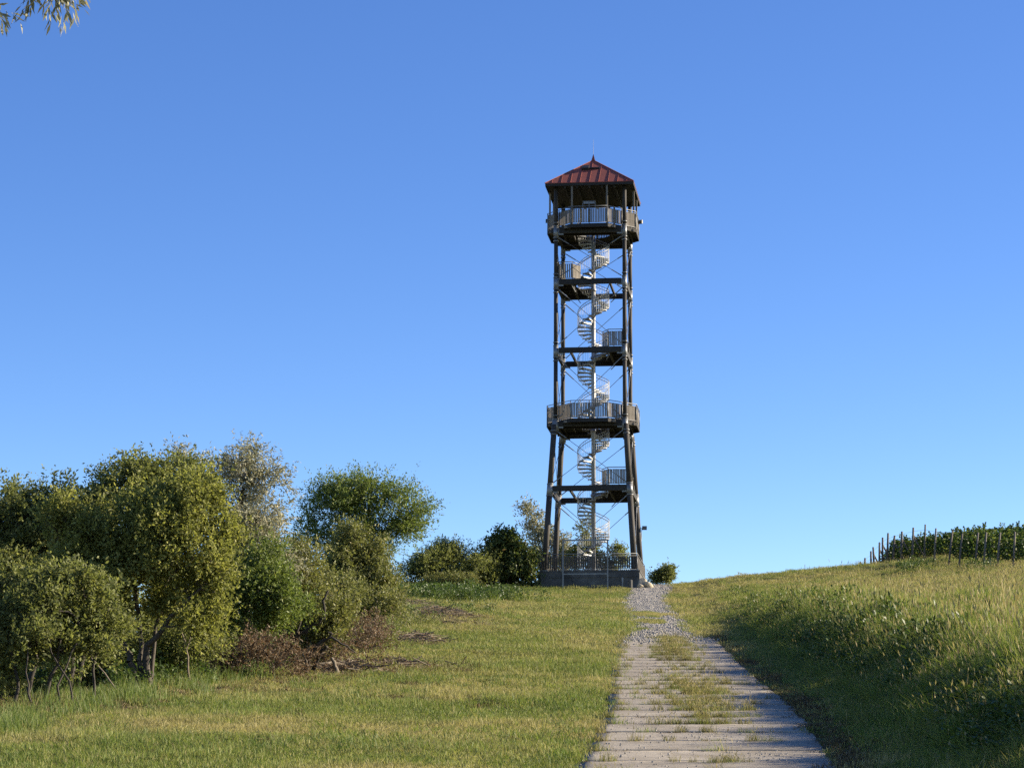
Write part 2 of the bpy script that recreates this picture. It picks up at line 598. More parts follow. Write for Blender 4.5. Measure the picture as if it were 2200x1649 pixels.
# ================================================================== THE GROUND
def make_ground():
    xs = np.concatenate([np.linspace(-3000, -120, 14), np.linspace(-100, -26, 18), np.arange(-24, 44, 0.45),
                         np.linspace(45, 120, 18), np.linspace(150, 3000, 14)])
    ds = np.concatenate([np.linspace(-380, -20, 10), np.arange(-10, 26, 2.0), np.arange(26, 205, 0.6),
                         np.linspace(207, 320, 22), np.linspace(360, 4000, 16)])
    X, Dm = np.meshgrid(xs, ds)
    Z = ground_z(X, Dm)
    V = np.stack([X, Dm, Z], -1).reshape(-1, 3)
    ny, nx = X.shape
    i = (np.arange(ny - 1)[:, None] * nx + np.arange(nx - 1)[None, :]).ravel()
    Q = np.stack([i, i + 1, i + 1 + nx, i + nx], -1)
    me = np_mesh('ground', V, Q, smooth=True)
    a = me.attributes.new('soil', 'FLOAT', 'POINT')
    a.data.foreach_set('value', soil_mask(V[:, 0], V[:, 1]).astype(np.float32))
    o = link('ground', me, M['ground'])
    tag(o, kind='structure')
    return o


SOIL = [  # px, py, depth, half width m, half length m, strength : bare patches and litter
    (900, 1437, 66, 1.6, 2.2, .9), (760, 1447, 62, 1.3, 2.0, .9), (640, 1462, 58, 1.2, 1.5, .7),
    (985, 1345, 112, 1.6, 4.0, .8), (1020, 1355, 105, 1.3, 3.5, .7), (900, 1320, 122, 1.6, 5, .8), (860, 1395, 85, 1.2, 4, .9),
    (910, 1390, 86, 0.7, 2.5, .9), (890, 1487, 55, .45, .5, .9), (870, 1512, 50, .35, .35, .8), (650, 1500, 52, .55, .5, .8),
    (1030, 1527, 48, .35, .35, .7), (640, 1548, 45, .35, .35, .6), (1055, 1380, 88, .4, 1.5, .6), (600, 1620, 37, .3, .3, .5),
    (1130, 1600, 38, .25, .25, .5), (300, 1500, 52, 1.8, 1.5, .8), (100, 1540, 47, 1.8, 2, .9), (540, 1460, 58, 1.4, 1.8, .8)]


def soil_mask(x, D):
    m = np.zeros_like(np.asarray(x, float))
    for px, py, d, rx, ry, st in SOIL:
        cx = (px - CX) / F_PX * d
        q = ((x - cx) / (rx * 1.25)) ** 2 + ((D - d) / (ry * 2.2)) ** 2
        m = np.maximum(m, st * np.clip(2.0 - q - 1.1 * vnoise(x, D, 2.2, 5), 0, 1))
    s = x - path_x(D)
    m = np.maximum(m, sstep(1.2, 0.0, edge_s(D) - s + 1.0 - 1.2) * 0 + np.where(s < edge_s(D) + 0.3, 0.75, 0))
    m = np.maximum(m, np.where((np.abs(s) < 1.6) & (D < 95), 0.85, 0))
    m = np.maximum(m, np.where((s > 1.5) & (s < 2.3) & (D < 95), 0.75 * vnoise(x, D, 1.5, 9), 0))
    return m


make_ground()


# ================================================================== THE SLAB PATH AND THE GRAVEL ROAD
def strip(name, d0, d1, step, half, dz, mat, wob=0.1):
    ds = np.arange(d0, d1 + step, step)
    n = 7
    V = []
    for d in ds:
        px_, pz_ = float(path_x(d)), float(path_z(d))
        for k in range(n):
            t = -1 + 2 * k / (n - 1)
            w = half(d) + wob * (vnoise(d, k > 3, 0.8, 3) - 0.5) * (abs(t) > .9)
            V.append((px_ + t * float(w), d, pz_ + dz - (0.006 if name == 'path' else 0.04) * t * t))
    i = (np.arange(len(ds) - 1)[:, None] * n + np.arange(n - 1)[None, :]).ravel()
    Q = np.stack([i, i + 1, i + 1 + n, i + n], -1)
    o = link(name, np_mesh(name, V, Q, smooth=True), mat)
    tag(o, kind='structure')
    return o


path = strip('path', 20, 92, 1.0, lambda d: 1.50, 0.008, M['joint_soil'])
at_ = path.data.attributes.new('soil', 'FLOAT', 'POINT')
at_.data.foreach_set('value', np.full(len(path.data.vertices), 1.0, np.float32))


def slab_mesh(k):
    r = np.random.default_rng(100 + k)
    nx, ny = 14, 7
    W, Ln, T = 3.14, 1.985, 0.16
    V, Q = [], []
    for j in range(ny + 1):
        for i in range(nx + 1):
            x, y = (i / nx - .5) * W, (j / ny - .5) * Ln
            edge = min(i, nx - i, j, ny - j)
            z = 0.0010 * r.standard_normal() - (0.005 * r.random() ** 4 if edge == 0 else 0)
            if edge == 0:
                x += r.uniform(-.025, .025)
                y += r.uniform(-.012, .012)
            if (i in (0, nx)) and (j in (0, ny)):
                x *= 1 - 0.035 * r.random()
                y *= 1 - 0.03 * r.random()
                z -= 0.004 * r.random()
            V.append((x, y, z))
    for j in range(ny):
        for i in range(nx):
            a = j * (nx + 1) + i
            Q.append((a, a + 1, a + nx + 2, a + nx + 1))
    ring = [i for i in range(nx + 1)] + [j * (nx + 1) + nx for j in range(1, ny + 1)] + \
           [ny * (nx + 1) + i for i in range(nx - 1, -1, -1)] + [j * (nx + 1) for j in range(ny - 1, 0, -1)]
    b = len(V)
    for q in ring:
        V.append((V[q][0] * 1.003, V[q][1] * 1.003, -T))
    n = len(ring)
    for q in range(n):
        Q.append((ring[q], b + q, b + (q + 1) % n, ring[(q + 1) % n]))
    return np_mesh('slab', V, Q)


slab_variants = [slab_mesh(k) for k in range(5)]
JOINTS = []
d = 25.0
k = 0
while d < 90.5:
    dd = 1.955
    c = d + dd / 2
    t = (float(path_x(c + .5)) - float(path_x(c - .5)))
    gz = (float(path_z(c + .5)) - float(path_z(c - .5)))
    yv = Vector((t, 1, gz)).normalized()
    xv = Vector((1, -t, 0)).normalized()
    zv = xv.cross(yv)
    o = link('concrete_slab', slab_variants[(k * 2 + k // 5) % 5], M['slab'], path)
    tilt = Matrix.Rotation(random.uniform(-.002, .002), 3, 'Y') @ Matrix.Rotation(random.uniform(-.002, .002), 3, 'X') @ Matrix.Rotation(random.uniform(-.012, .012) + (math.pi if k % 2 else 0), 3, 'Z')
    R = Matrix((xv, yv, zv)).transposed() @ tilt
    o.matrix_local = Matrix.Translation((float(path_x(c)) + random.uniform(-.05, .05), c, float(path_z(c)) + .026 + random.uniform(-.004, .005))) @ R.to_4x4()
    JOINTS.append(d)
    d += dd + random.choice((.02, .03, .04, .07))
    k += 1
JOINTS.append(d)
PATH_END = d

gravel_half = pchip([80, 92, 105, 120, 135, 150, 175, 215, 300], [1.4, 1.3, 1.1, 1.1, 1.15, 1.28, 1.25, 1.3, 1.3])
gravel = strip('gravel_road', PATH_END - 0.4, 212, 1.2, gravel_half, -0.025, M['gravel'], 0.5)


# ================================================================== THE LOOKOUT TOWER
TH = math.radians(7.1)
TD = 176.0
TC = at(1275, 1225, TD)
Z0 = float(at(1262, 1225, TD - 3.1)[2])          # top of the plinth
tower = empty('lookout_tower', (float(TC[0]), TD, Z0), -TH)
tag(tower, 'tall open timber lookout tower with red hipped roof, spiral stair and concrete plinth', 'tower')


def hz(y, dy=-2.2):
    """height over the plinth of a picture row on the tower's face dy metres behind its centre"""
    return float(at(1268, y, TD + dy)[2]) - Z0


L = [hz(1051.5), hz(911), hz(753), hz(606), hz(496)]
PS = 2.2                                         # half spacing of the upper posts
PL0, PL1 = 2.83, 2.27                            # lower posts: half spacing at base and at first gallery
EAVE, APEX = hz(391, -2.83), hz(344, 0)
FL1, FL4 = hz(897, -2.87), hz(479, -2.87)        # gallery floors
corners = [(-1, -1), (1, -1), (1, 1), (-1, 1)]


def lower_half(z):
    return PL0 + (PL1 - PL0) * z / L[1]


def half_at(z):
    return lower_half(z) if z < L[1] else PS


# plinth
hb_ = 3.17
pl = MB().box((0, 0, -1.35), (2 * hb_, 2 * hb_, 2.5)).build('plinth', M['conc'], tower)
MB().box((0, 0, -0.05), (2 * hb_ + .06, 2 * hb_ + .06, 0.10)).build('cap_slab', M['conc'], pl)
MB().box((-hb_ + .36, -hb_ - .035, -1.35), (.7, .07, 2.4)).build('corner_pier', M['conc'], pl)
MB().box((.2, -hb_ - .02, -.27), (5.6, .04, .34)).build('ground_beam', M['conc'], pl)

# posts: inclined lower ones, upright upper ones in lengths between the collars
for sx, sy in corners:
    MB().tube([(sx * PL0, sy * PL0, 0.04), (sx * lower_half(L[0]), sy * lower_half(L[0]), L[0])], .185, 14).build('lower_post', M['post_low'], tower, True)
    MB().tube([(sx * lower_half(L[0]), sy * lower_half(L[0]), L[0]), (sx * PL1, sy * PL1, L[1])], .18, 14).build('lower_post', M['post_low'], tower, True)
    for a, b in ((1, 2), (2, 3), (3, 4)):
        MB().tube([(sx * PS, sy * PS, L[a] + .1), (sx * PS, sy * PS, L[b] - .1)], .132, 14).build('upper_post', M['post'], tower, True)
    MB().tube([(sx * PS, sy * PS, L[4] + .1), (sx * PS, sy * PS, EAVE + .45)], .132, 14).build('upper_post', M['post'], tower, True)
    for k in range(5):
        h = half_at(L[k])
        r = .20 if k < 2 else .155
        lean = (lower_half(L[0] + .5) - lower_half(L[0])) * 0.8 if k == 0 else 0
        c = MB().tube([(sx * (h - lean), sy * (h - lean), L[k] - .38), (sx * (h + lean), sy * (h + lean), L[k] + .32)][::1], r, 14)
        cm = c.build('steel_collar', M['steel'], tower, True)
        for dz in (-.62, -.40, .36, .58):
            if k == 0 and abs(dz) > .5:
                continue
            hh = half_at(L[k] + dz) if k < 2 else PS
            MB().tube([(sx * hh, sy * hh, L[k] + dz - .025), (sx * hh, sy * hh, L[k] + dz + .025)], r + .018, 14).build('flange', M['steel'], cm, True)
        MB().box((sx * (h - .30), sy * h, L[k]), (.36, .03, .42)).build('gusset_plate', M['steel'], cm)
        MB().box((sx * h, sy * (h - .30), L[k]), (.03, .36, .42)).build('gusset_plate', M['steel'], cm)
    MB().box((sx * PL0, sy * PL0, .03), (.5, .5, .06)).build('base_plate', M['steel'], tower)

# ring beams
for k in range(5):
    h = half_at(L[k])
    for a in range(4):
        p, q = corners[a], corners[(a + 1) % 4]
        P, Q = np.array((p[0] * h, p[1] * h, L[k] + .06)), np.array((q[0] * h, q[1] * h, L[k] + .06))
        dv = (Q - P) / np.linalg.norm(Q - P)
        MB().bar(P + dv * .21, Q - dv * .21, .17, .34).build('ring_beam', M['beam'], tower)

# crossed tie rods in every bay, each with a turnbuckle
levels = [0.25] + L
for b in range(5):
    z0, z1 = levels[b] + (.28 if b else 0), levels[b + 1] - .28
    for a in range(4):
        p, q = corners[a], corners[(a + 1) % 4]
        for (u, v) in ((p, q), (q, p)):
            h0, h1 = half_at(z0), half_at(z1)
            P, Q = np.array((u[0] * h0, u[1] * h0, z0)), np.array((v[0] * h1, v[1] * h1, z1))
            nrm = np.array((p[0] + q[0], p[1] + q[1], 0)) / 2
            off = nrm * (.03 if u is p else -.03)
            dv = (Q - P) / np.linalg.norm(Q - P)
            P, Q = P + dv * .22 + off, Q - dv * .22 + off
            rd = MB().tube([P, Q], .017, 6).build('tie_rod', M['rod'], tower)
            MB().tube([P, P + dv * .75], .034, 6).build('rod_end', M['steel'], rd)
            MB().tube([Q, Q - dv * .75], .034, 6).build('rod_end', M['steel'], rd)

# spiral staircase: one newel, separate treads, handrail and balusters
stair = empty('spiral_staircase', (0, 0, 0))
stair.parent = tower
MB().tube([(0, 0, 0), (0, 0, FL4 + .05)], .135, 18).build('newel_pole', M['stair'], stair, True)
for zz in L[:4]:
    MB().tube([(0, 0, zz - .10), (0, 0, zz + .06)], .19, 18).build('pole_collar', M['stair'], stair, True)
RISE, NTURN = 0.2, 15
zl = hz(805, 0)
ang = lambda z: math.pi + (z - zl) / (RISE * NTURN) * 2 * math.pi
tread = MB()
RO = 1.02
seg = 5
w = 2 * math.pi / NTURN * 1.12
poly = [(.13 * math.cos(-w / 2), .13 * math.sin(-w / 2))] + [(RO * math.cos(-w / 2 + w * i / seg), RO * math.sin(-w / 2 + w * i / seg)) for i in range(seg + 1)] + [(.13 * math.cos(w / 2), .13 * math.sin(w / 2))]
tread.prism(poly, -.045, -.02)
for sgn in (-1, 1):
    a = sgn * w / 2
    tread.bar((.14 * math.cos(a), .14 * math.sin(a), -.055), (RO * math.cos(a), RO * math.sin(a), -.055), .012, .075)
tread.add([(.12, -.012, -.02), (.62, -.012, -.02), (.12, -.012, -.20), (.12, .012, -.02), (.62, .012, -.02), (.12, .012, -.20)],
          [(0, 1, 2), (3, 5, 4), (0, 2, 5, 3), (1, 4, 5, 2)])
tread_me = tread.mesh('tread')
nT = int((FL4 - .1) / RISE)
bal, rails = MB(), [[], [], []]
for i in range(1, nT + 1):
    z = i * RISE
    a = ang(z)
    link('tread', tread_me, M['stair'], stair, (0, 0, z), (0, 0, a))
    for j in range(3):
        aa = a + (j - 1) * w / 3.2
        bal.tube([(RO * math.cos(aa), RO * math.sin(aa), z - .03), (RO * math.cos(aa), RO * math.sin(aa), z + .98)], .009, 4, False)
for i in range(0, nT * 2 + 1):
    z = RISE + i * RISE / 2
    a = ang(z)
    for r_, hh in ((0, 1.0), (1, .82), (2, .10)):
        rails[r_].append((RO * math.cos(a), RO * math.sin(a), z + hh))
rails = rails[:2]
bb = bal.build('balusters', M['stair'], stair)
tag(bb, kind='stuff')
for r_ in rails:
    MB().tube([p for p in r_ if p[2] < FL4 + 1.0], .021, 6).build('handrail', M['stair'], stair, True)
# outer stringer strip
st_ = MB()
for i in range(nT * 2):
    z0, z1 = RISE + i * RISE / 2, RISE + (i + 1) * RISE / 2
    if z1 > FL4:
        break
    a0, a1 = ang(z0), ang(z1)
    st_.tube([(RO * math.cos(a0), RO * math.sin(a0), z0 - .06), (RO * math.cos(a1), RO * math.sin(a1), z1 - .06)], .022, 4, False)
tag(st_.build('stringer', M['stair'], stair), kind='stuff')


# railing panels of boards between tube posts
def slat_me(w_, h_, t_=.024):
    return MB().box((0, 0, h_ / 2), (w_, t_, h_)).mesh('slat')


SLATS = [slat_me(w_, .90) for w_ in (.080, .088, .076)]
SLATS_B = [slat_me(w_, .74) for w_ in (.095, .105, .09)]


def railing(parent, p, q, z, single, gap=.105, first_post=True, last_post=False, H=1.13, slats=SLATS, sh=.90, board_z=.07, bm='board'):
    p, q = np.array(p, float), np.array(q, float)
    dv = q - p
    ln = np.linalg.norm(dv)
    dv /= ln
    nv = np.array((dv[1], -dv[0]))
    r_ = empty('railing', (p[0], p[1], z), math.atan2(dv[1], dv[0]))
    r_.parent = parent
    fr = MB()
    fr.tube([(0, 0, H), (ln, 0, H)], .027, 8)
    fr.tube([(0, 0, .06), (ln, 0, .06)], .02, 6)
    fr.tube([(0, 0, H - .14), (ln, 0, H - .14)], .015, 6)
    for kk in ([0] if first_post else []) + ([1] if last_post else []) + ([.5] if ln > 2 else []):
        fr.tube([(kk * ln, 0, -.10), (kk * ln, 0, H)], .025, 8)
    fr.build('rail_frame', M['steel'], r_, True)
    n = max(1, int(ln / gap))
    if single:
        for i in range(n):
            o = link('slat', slats[random.randrange(3)], M[bm], r_, ((i + .5) * ln / n + random.uniform(-.006, .006), -.035, board_z + random.uniform(-.008, .008)), (0, random.uniform(-.008, .008), 0))
    else:
        m = MB()
        for i in range(n):
            m.box(((i + .5) * ln / n, -.035, board_z + sh / 2), (.078, .024, sh))
        tag(m.build('slats', M[bm], r_), kind='stuff')
    return r_


def octagon(R):
    return [(R * math.cos(math.radians(22.5 + 45 * k)), R * math.sin(math.radians(22.5 + 45 * k))) for k in range(8)]


OCT_FLAT = 2.86
OR = OCT_FLAT / math.cos(math.radians(22.5))
for gi, FL in enumerate((FL1, FL4)):
    g_ = empty('gallery', (0, 0, FL))
    g_.parent = tower
    # plank deck with a stair opening: planks across, cut to the octagon, left out over the stair
    dk = MB()
    y = -OCT_FLAT + .005
    while y < OCT_FLAT - .05:
        yc = y + .07
        hw = OCT_FLAT if abs(yc) < OCT_FLAT * math.tan(math.radians(22.5)) else OCT_FLAT - (abs(yc) - OCT_FLAT * math.tan(math.radians(22.5)))
        cut = math.sqrt(max(0, 1.12 ** 2 - yc * yc))
        if cut > .05:
            dk.box((-(hw + cut) / 2, yc, -.025), (hw - cut, .135, .05))
            dk.box(((hw + cut) / 2, yc, -.025), (hw - cut, .135, .05))
        else:
            dk.box((0, yc, -.025), (2 * hw, .135, .05))
        y += .143
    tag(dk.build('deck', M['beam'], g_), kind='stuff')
    for x in (-2.45, -1.85, -1.25, 1.25, 1.85, 2.45):
        hy = OCT_FLAT - max(0, abs(x) - OCT_FLAT * math.tan(math.radians(22.5))) - .06
        MB().box((x, 0, -.15), (.10, 2 * hy, .20)).build('joist', M['beam'], g_)
    for y in (-1.3, 1.3):
        MB().box((0, y, -.33), (4.9, .14, .16)).build('bearer', M['beam'], g_)
    oc = octagon(OR)
    for k in range(8):
        p, q = np.array(oc[k]), np.array(oc[(k + 1) % 8])
        fm = MB().bar((p[0], p[1], -.13), (q[0], q[1], -.13), .05, .24).build('fascia_board', M['beam'], g_)
        mid = (p + q) / 2
        railing(g_, q, p, .0, single=(mid[1] < .5 or (mid[0] > 1 and mid[1] < 2.5)))
    if gi == 1:
        for k in range(8):
            p = np.array(oc[k]) * .95
            MB().bar((p[0], p[1], .0), (p[0], p[1], EAVE - FL - .14), .11, .11, up=(0, 1, 0)).build('roof_post', M['board'], g_)
        # small board frame standing on the front rail
        ib = MB()
        for x in (-.42, -.02, .38):
            ib.bar((x, -OCT_FLAT + .05, 1.05), (x, -OCT_FLAT + .05, 1.45 if x > -.1 else 1.36), .03, .03, up=(0, 1, 0))
        ib.bar((-.42, -OCT_FLAT + .05, 1.45), (.38, -OCT_FLAT + .05, 1.45), .03, .03)
        ib.box((-.02, -OCT_FLAT + .06, 1.36), (.7, .02, .14))
        ib.build('panorama_board', M['steel'], g_)
    # floor-side corbel blocks that show below the rail
    for sx in (-1, 1):
        MB().box((sx * 1.42, -2.55, -.17), (.42, .2, .14)).build('corbel', M['board'], g_)
        MB().box((sx * 2.62, -1.25, -.17), (.24, .4, .14)).build('corbel', M['board'], g_)

# landings on the single-beam levels
for k, side in ((0, 1), (2, 1), (3, -1)):
    ld = empty('landing', (0, 0, L[k] + .28))
    ld.parent = tower
    h = half_at(L[k]) - .05
    m = MB()
    y = -h
    while y < h - .1:
        yc = y + .07
        cut = math.sqrt(max(0, 1.12 ** 2 - yc * yc)) if abs(yc) < 1.12 else 0
        inner = max(cut, .15 if yc < 0 else -.35)
        m.box((side * (h + inner) / 2, yc, -.025), (h - inner, .135, .05))
        y += .143
    tag(m.build('deck', M['beam'], ld), kind='stuff')
    for yy in (-1.35, -.5, .5, 1.35):
        x0 = 1.15 if abs(yy) < 1.1 else .0
        MB().box((side * (h + x0) / 2, yy, -.14), (h - x0, .10, .18)).build('joist', M['beam'], ld)
    MB().box((side * 1.2, 0, -.30), (.12, 2 * h, .16)).build('bearer', M['beam'], ld)
    MB().box((-side * 1.25, 0, -.30), (.12, 2 * h, .16)).build('bearer', M['beam'], ld)
    for sx in (-1, 1):
        for sy in (-1, 1):
            MB().tube([(sx * 1.2, sy * (h - .1), -.42), (sx * 1.0, sy * (h - .55), -.75)], .03, 6).build('hanger', M['steel'], ld)
    xo, xi = h - .1, 1.15
    pts = [(side * xo, -h), (side * xi, -h), (side * (xi - .42), -h + .75)]
    if side > 0:
        pts = pts[::-1]
    railing(ld, pts[0], pts[1], 0, True, last_post=True, H=1.1, gap=.125)
    railing(ld, pts[1], pts[2], 0, True, last_post=True, H=1.1, gap=.1)
    bk = [(side * xo, -h), (side * xo, h), ]
    railing(ld, bk[0] if side < 0 else bk[1], bk[1] if side < 0 else bk[0], 0, False, H=1.1)
    # rail beside the opening
    o2 = [(side * (xi - .42), -h + .75), (side * .62, h - 1.1)]

# roof: four standing-seam faces, ridge caps, soffit, fascia, finial and lightning rod
RH = 2.86
rf = empty('roof', (0, 0, EAVE))
rf.parent = tower
rise = APEX - EAVE
for a in range(4):
    ca, sa = [(1, 0), (0, 1), (-1, 0), (0, -1)][a]
    rot = lambda x, y, z: (x * ca - y * sa, x * sa + y * ca, z)
    fm = MB()
    vs = [rot(-RH, -RH, 0), rot(RH, -RH, 0), rot(0, 0, rise), rot(-RH, -RH, -.035), rot(RH, -RH, -.035), rot(0, 0, rise - .035)]
    fm.add(vs, [(0, 1, 2), (3, 5, 4), (0, 3, 4, 1)])
    face = fm.build('roof_face', M['roof'], rf)
    ns = 9
    for i in range(ns):
        x = -RH + (i + .75) * 2 * RH / (ns + .5)
        t1 = 1 - abs(x) / RH
        if t1 < .06:
            continue
        yt = -RH * (1 - t1)
        P, Q = np.array(rot(x, -RH - .005, .012)), np.array(rot(x, yt, rise * t1 + .0))
        MB().bar(P, Q, .025, .04).build('seam', M['roof'], face)
    MB().bar(np.array(rot(-RH, -RH, .02)), np.array(rot(0, 0, rise + .015)), .06, .03).build('ridge_cap', M['roof'], rf)
    MB().bar(np.array(rot(-RH + .06, -RH + .03, -.12)), np.array(rot(RH - .06, -RH + .03, -.12)), .03, .16).build('fascia_board', M['beam'], rf)
    hat = None
MB().prism([(-RH + .07, -RH + .07), (RH - .07, -RH + .07), (RH - .07, RH - .07), (-RH + .07, RH - .07)], -.14, -.10).build('soffit', M['beam'], rf)
for x in (-1.6, -.8, 0, .8, 1.6):
    MB().box((x, 0, -.24), (.12, 2 * RH - .3, .18)).build('rafter', M['beam'], rf)
fin = MB().add([(-.13, -.13, rise - .08), (.13, -.13, rise - .08), (.13, .13, rise - .08), (-.13, .13, rise - .08), (0, 0, rise + .42)],
               [(0, 1, 4), (1, 2, 4), (2, 3, 4), (3, 0, 4), (3, 2, 1, 0)]).build('finial', M['roof'], rf)
MB().tube([(0, 0, rise + .3), (0, 0, rise + 1.4)], [.010, .005], 6).build('lightning_rod', M['black'], rf)
# roof hatch and snow guard on the front face
nrm = np.array((0, -rise, RH)) / math.hypot(rise, RH)
slope = np.array((0, RH, rise)) / math.hypot(rise, RH)


def on_roof(x, t, lift):
    return np.array((x, -RH, 0)) + slope * t * math.hypot(rise, RH) + nrm * lift


MB().box(on_roof(-.40, .60, .09), (.46, .42, .18), ((1, 0, 0), slope, nrm)).build('roof_hatch', M['black'], rf)
MB().box(on_roof(.18, .585, .06), (.70, .08, .12), ((1, 0, 0), slope, nrm)).build('snow_guard', M['black'], rf)

# lamps: two floodlights on the upper gallery, one on the back right leg
for nm, p, yaw in (('floodlight', (-2.95, -.3, FL4 + .85), .5), ('floodlight', (3.02, .9, FL4 + .95), -.5), ('floodlight', (lower_half(hz(1134, 2.5)) + .42, lower_half(hz(1134, 2.5)) + .1, hz(1134, 2.5)), 0.1)):
    fl_ = empty(nm, p, yaw)
    fl_.parent = tower
    MB().box((0, -.05, 0), (.30, .12, .24)).build('housing', M['black'], fl_)
    MB().box((0, -.115, 0), (.25, .012, .19)).build('lens', M['rod'], fl_)
    sgn = -1 if p[0] > 0 else 1
    MB().bar((0, .01, 0), (sgn * .34, .05, -.02), .03, .03).build('bracket', M['steel'], fl_)
MB().tube([(2.72, 2.75, 0), (lower_half(hz(1134, 2.5)) + .26, lower_half(hz(1134, 2.5)) + .05, hz(1134, 2.5))], .02, 6).build('cable_conduit', M['steel'], tower)

# railing round the plinth
e_ = 3.02
railing(tower, (-e_, -e_), (e_, -e_), 0, True, gap=.135, H=1.06, slats=SLATS_B, sh=.74, board_z=.14, bm='board_dark')
railing(tower, (e_, -e_), (e_, e_), 0, True, gap=.135, H=1.06, slats=SLATS_B, sh=.74, board_z=.14, bm='board_dark')
railing(tower, (e_, e_), (-e_, e_), 0, False, gap=.135, H=1.06, sh=.74, board_z=.14, bm='board_dark')
railing(tower, (-e_, e_), (-e_, -e_), 0, False, gap=.135, H=1.06, sh=.74, board_z=.14, bm='board_dark')

# steel portal frame in front of the plinth
fd = TD - 4.7
pa, pb = at(1209.5, 1258, fd), at(1305.5, 1250, fd - .35)
top = float(at(1258, 1160.5, fd)[2])
low = float(at(1258, 1233, fd)[2])
fe = empty('steel_frame', tuple((pa + pb) / 2))
tag(fe, 'plain galvanised steel portal frame standing before the tower plinth', 'frame')
o_ = (pa + pb) / 2
for p in (pa, pb):
    q = p - o_
    MB().bar((q[0], q[1], q[2] - .5), (q[0], q[1], top - o_[2] + .04), .085, .085, up=(0, 1, 0)).build('upright', M['steel'], fe)
for zz, w_ in ((top, .085), (low, .07)):
    q0, q1 = pa - o_, pb - o_
    MB().bar((q0[0] + .045, q0[1], zz - o_[2]), (q1[0] - .045, q1[1], zz - o_[2]), w_ - .004, w_).build('crossbar', M['steel'], fe)

# bollard, marker stake and rocks at the plinth
bp = at(1354, 1250, TD - 4.2)
bz = float(ground_z(bp[0], bp[1]))
o = MB().tube([(0, 0, -.3), (0, 0, .50), (0, 0, .53)], [.135, .135, .12], 20).build('bollard', M['conc'], None, False, (bp[0], bp[1], bz))
tag(o, 'short round concrete bollard at the right end of the tower plinth', 'bollard')
sp_ = at(1337.5, 1248, TD - 4.0)
sz = float(ground_z(sp_[0], sp_[1]))
st2 = MB().bar((0, 0, -.2), (0, 0, .62), .05, .03, up=(0, 1, 0)).bar((0, -.02, .34), (0, -.02, .60), .11, .012, up=(0, 1, 0)).build('marker_stake', M['steel'], None, False, (sp_[0], sp_[1], sz))
tag(st2, 'thin grey marker stake standing just left of the concrete bollard', 'stake')


def rock_mesh(seed, n=3):
    import bmesh
    bm = bmesh.new()
    bmesh.ops.create_icosphere(bm, subdivisions=n, radius=1)
    r = random.Random(seed)
    dirs = [(Vector((r.uniform(-1, 1), r.uniform(-1, 1), r.uniform(-1, 1))).normalized(), r.uniform(.55, .9)) for _ in range(9)]
    for v in bm.verts:
        for dvec, lim in dirs:
            t = v.co.dot(dvec)
            if t > lim:
                v.co -= dvec * (t - lim)
    me = bpy.data.meshes.new('rock')
    bm.to_mesh(me)
    bm.free()
    return me


for i, (px, py, dd, sc_, lab) in enumerate(((1381, 1246, -3.4, (.35, .35, .42), 'dark upright rock leaning at the right plinth corner'),
                                         (1393, 1248, -3.6, (.42, .3, .26), 'pale sloping rock beside the right plinth corner'),
                                         (1376, 1250, -3.9, (.25, .25, .16), 'small low rock at the foot of the right plinth corner'))):
    p = at(px, py, TD + dd)
    gz = float(ground_z(p[0], p[1]))
    o = link('rock', rock_mesh(50 + i), M['rock'], None, (p[0], p[1], gz + sc_[2] * .5), (0.2 * i, .5 if i == 1 else .1, i))
    o.scale = sc_
    tag(o, lab, 'rock', 'rocks at the plinth corner')


# ================================================================== TREES AND SHRUBS
def unit(v):
    return v / (np.linalg.norm(v, axis=-1, keepdims=True) + 1e-9)


def leaves_mesh(C, Dr, Ln, Wd, r, up=0.4, tone=None):
    """folded diamond leaves: centre-bases C, directions Dr, lengths and widths; r = rng"""
    n = len(C)
    Dr = unit(Dr)
    nv = unit(r.standard_normal((n, 3)) + np.array((0, 0, up)))
    S = unit(np.cross(Dr, nv))
    Nn = np.cross(S, Dr)
    Ln, Wd = Ln[:, None], Wd[:, None]
    a = C
    b = C + Dr * Ln * .48 + S * Wd * .5 + Nn * Wd * .10
    c = C + Dr * Ln - Nn * Ln * .06
    d_ = C + Dr * Ln * .48 - S * Wd * .5 + Nn * Wd * .10
    V = np.stack([a, b, c, d_], 1).reshape(-1, 3)
    Q = np.arange(4 * n).reshape(n, 4)
    t = np.repeat(tone if tone is not None else r.random(n), 4)
    return V, Q, t


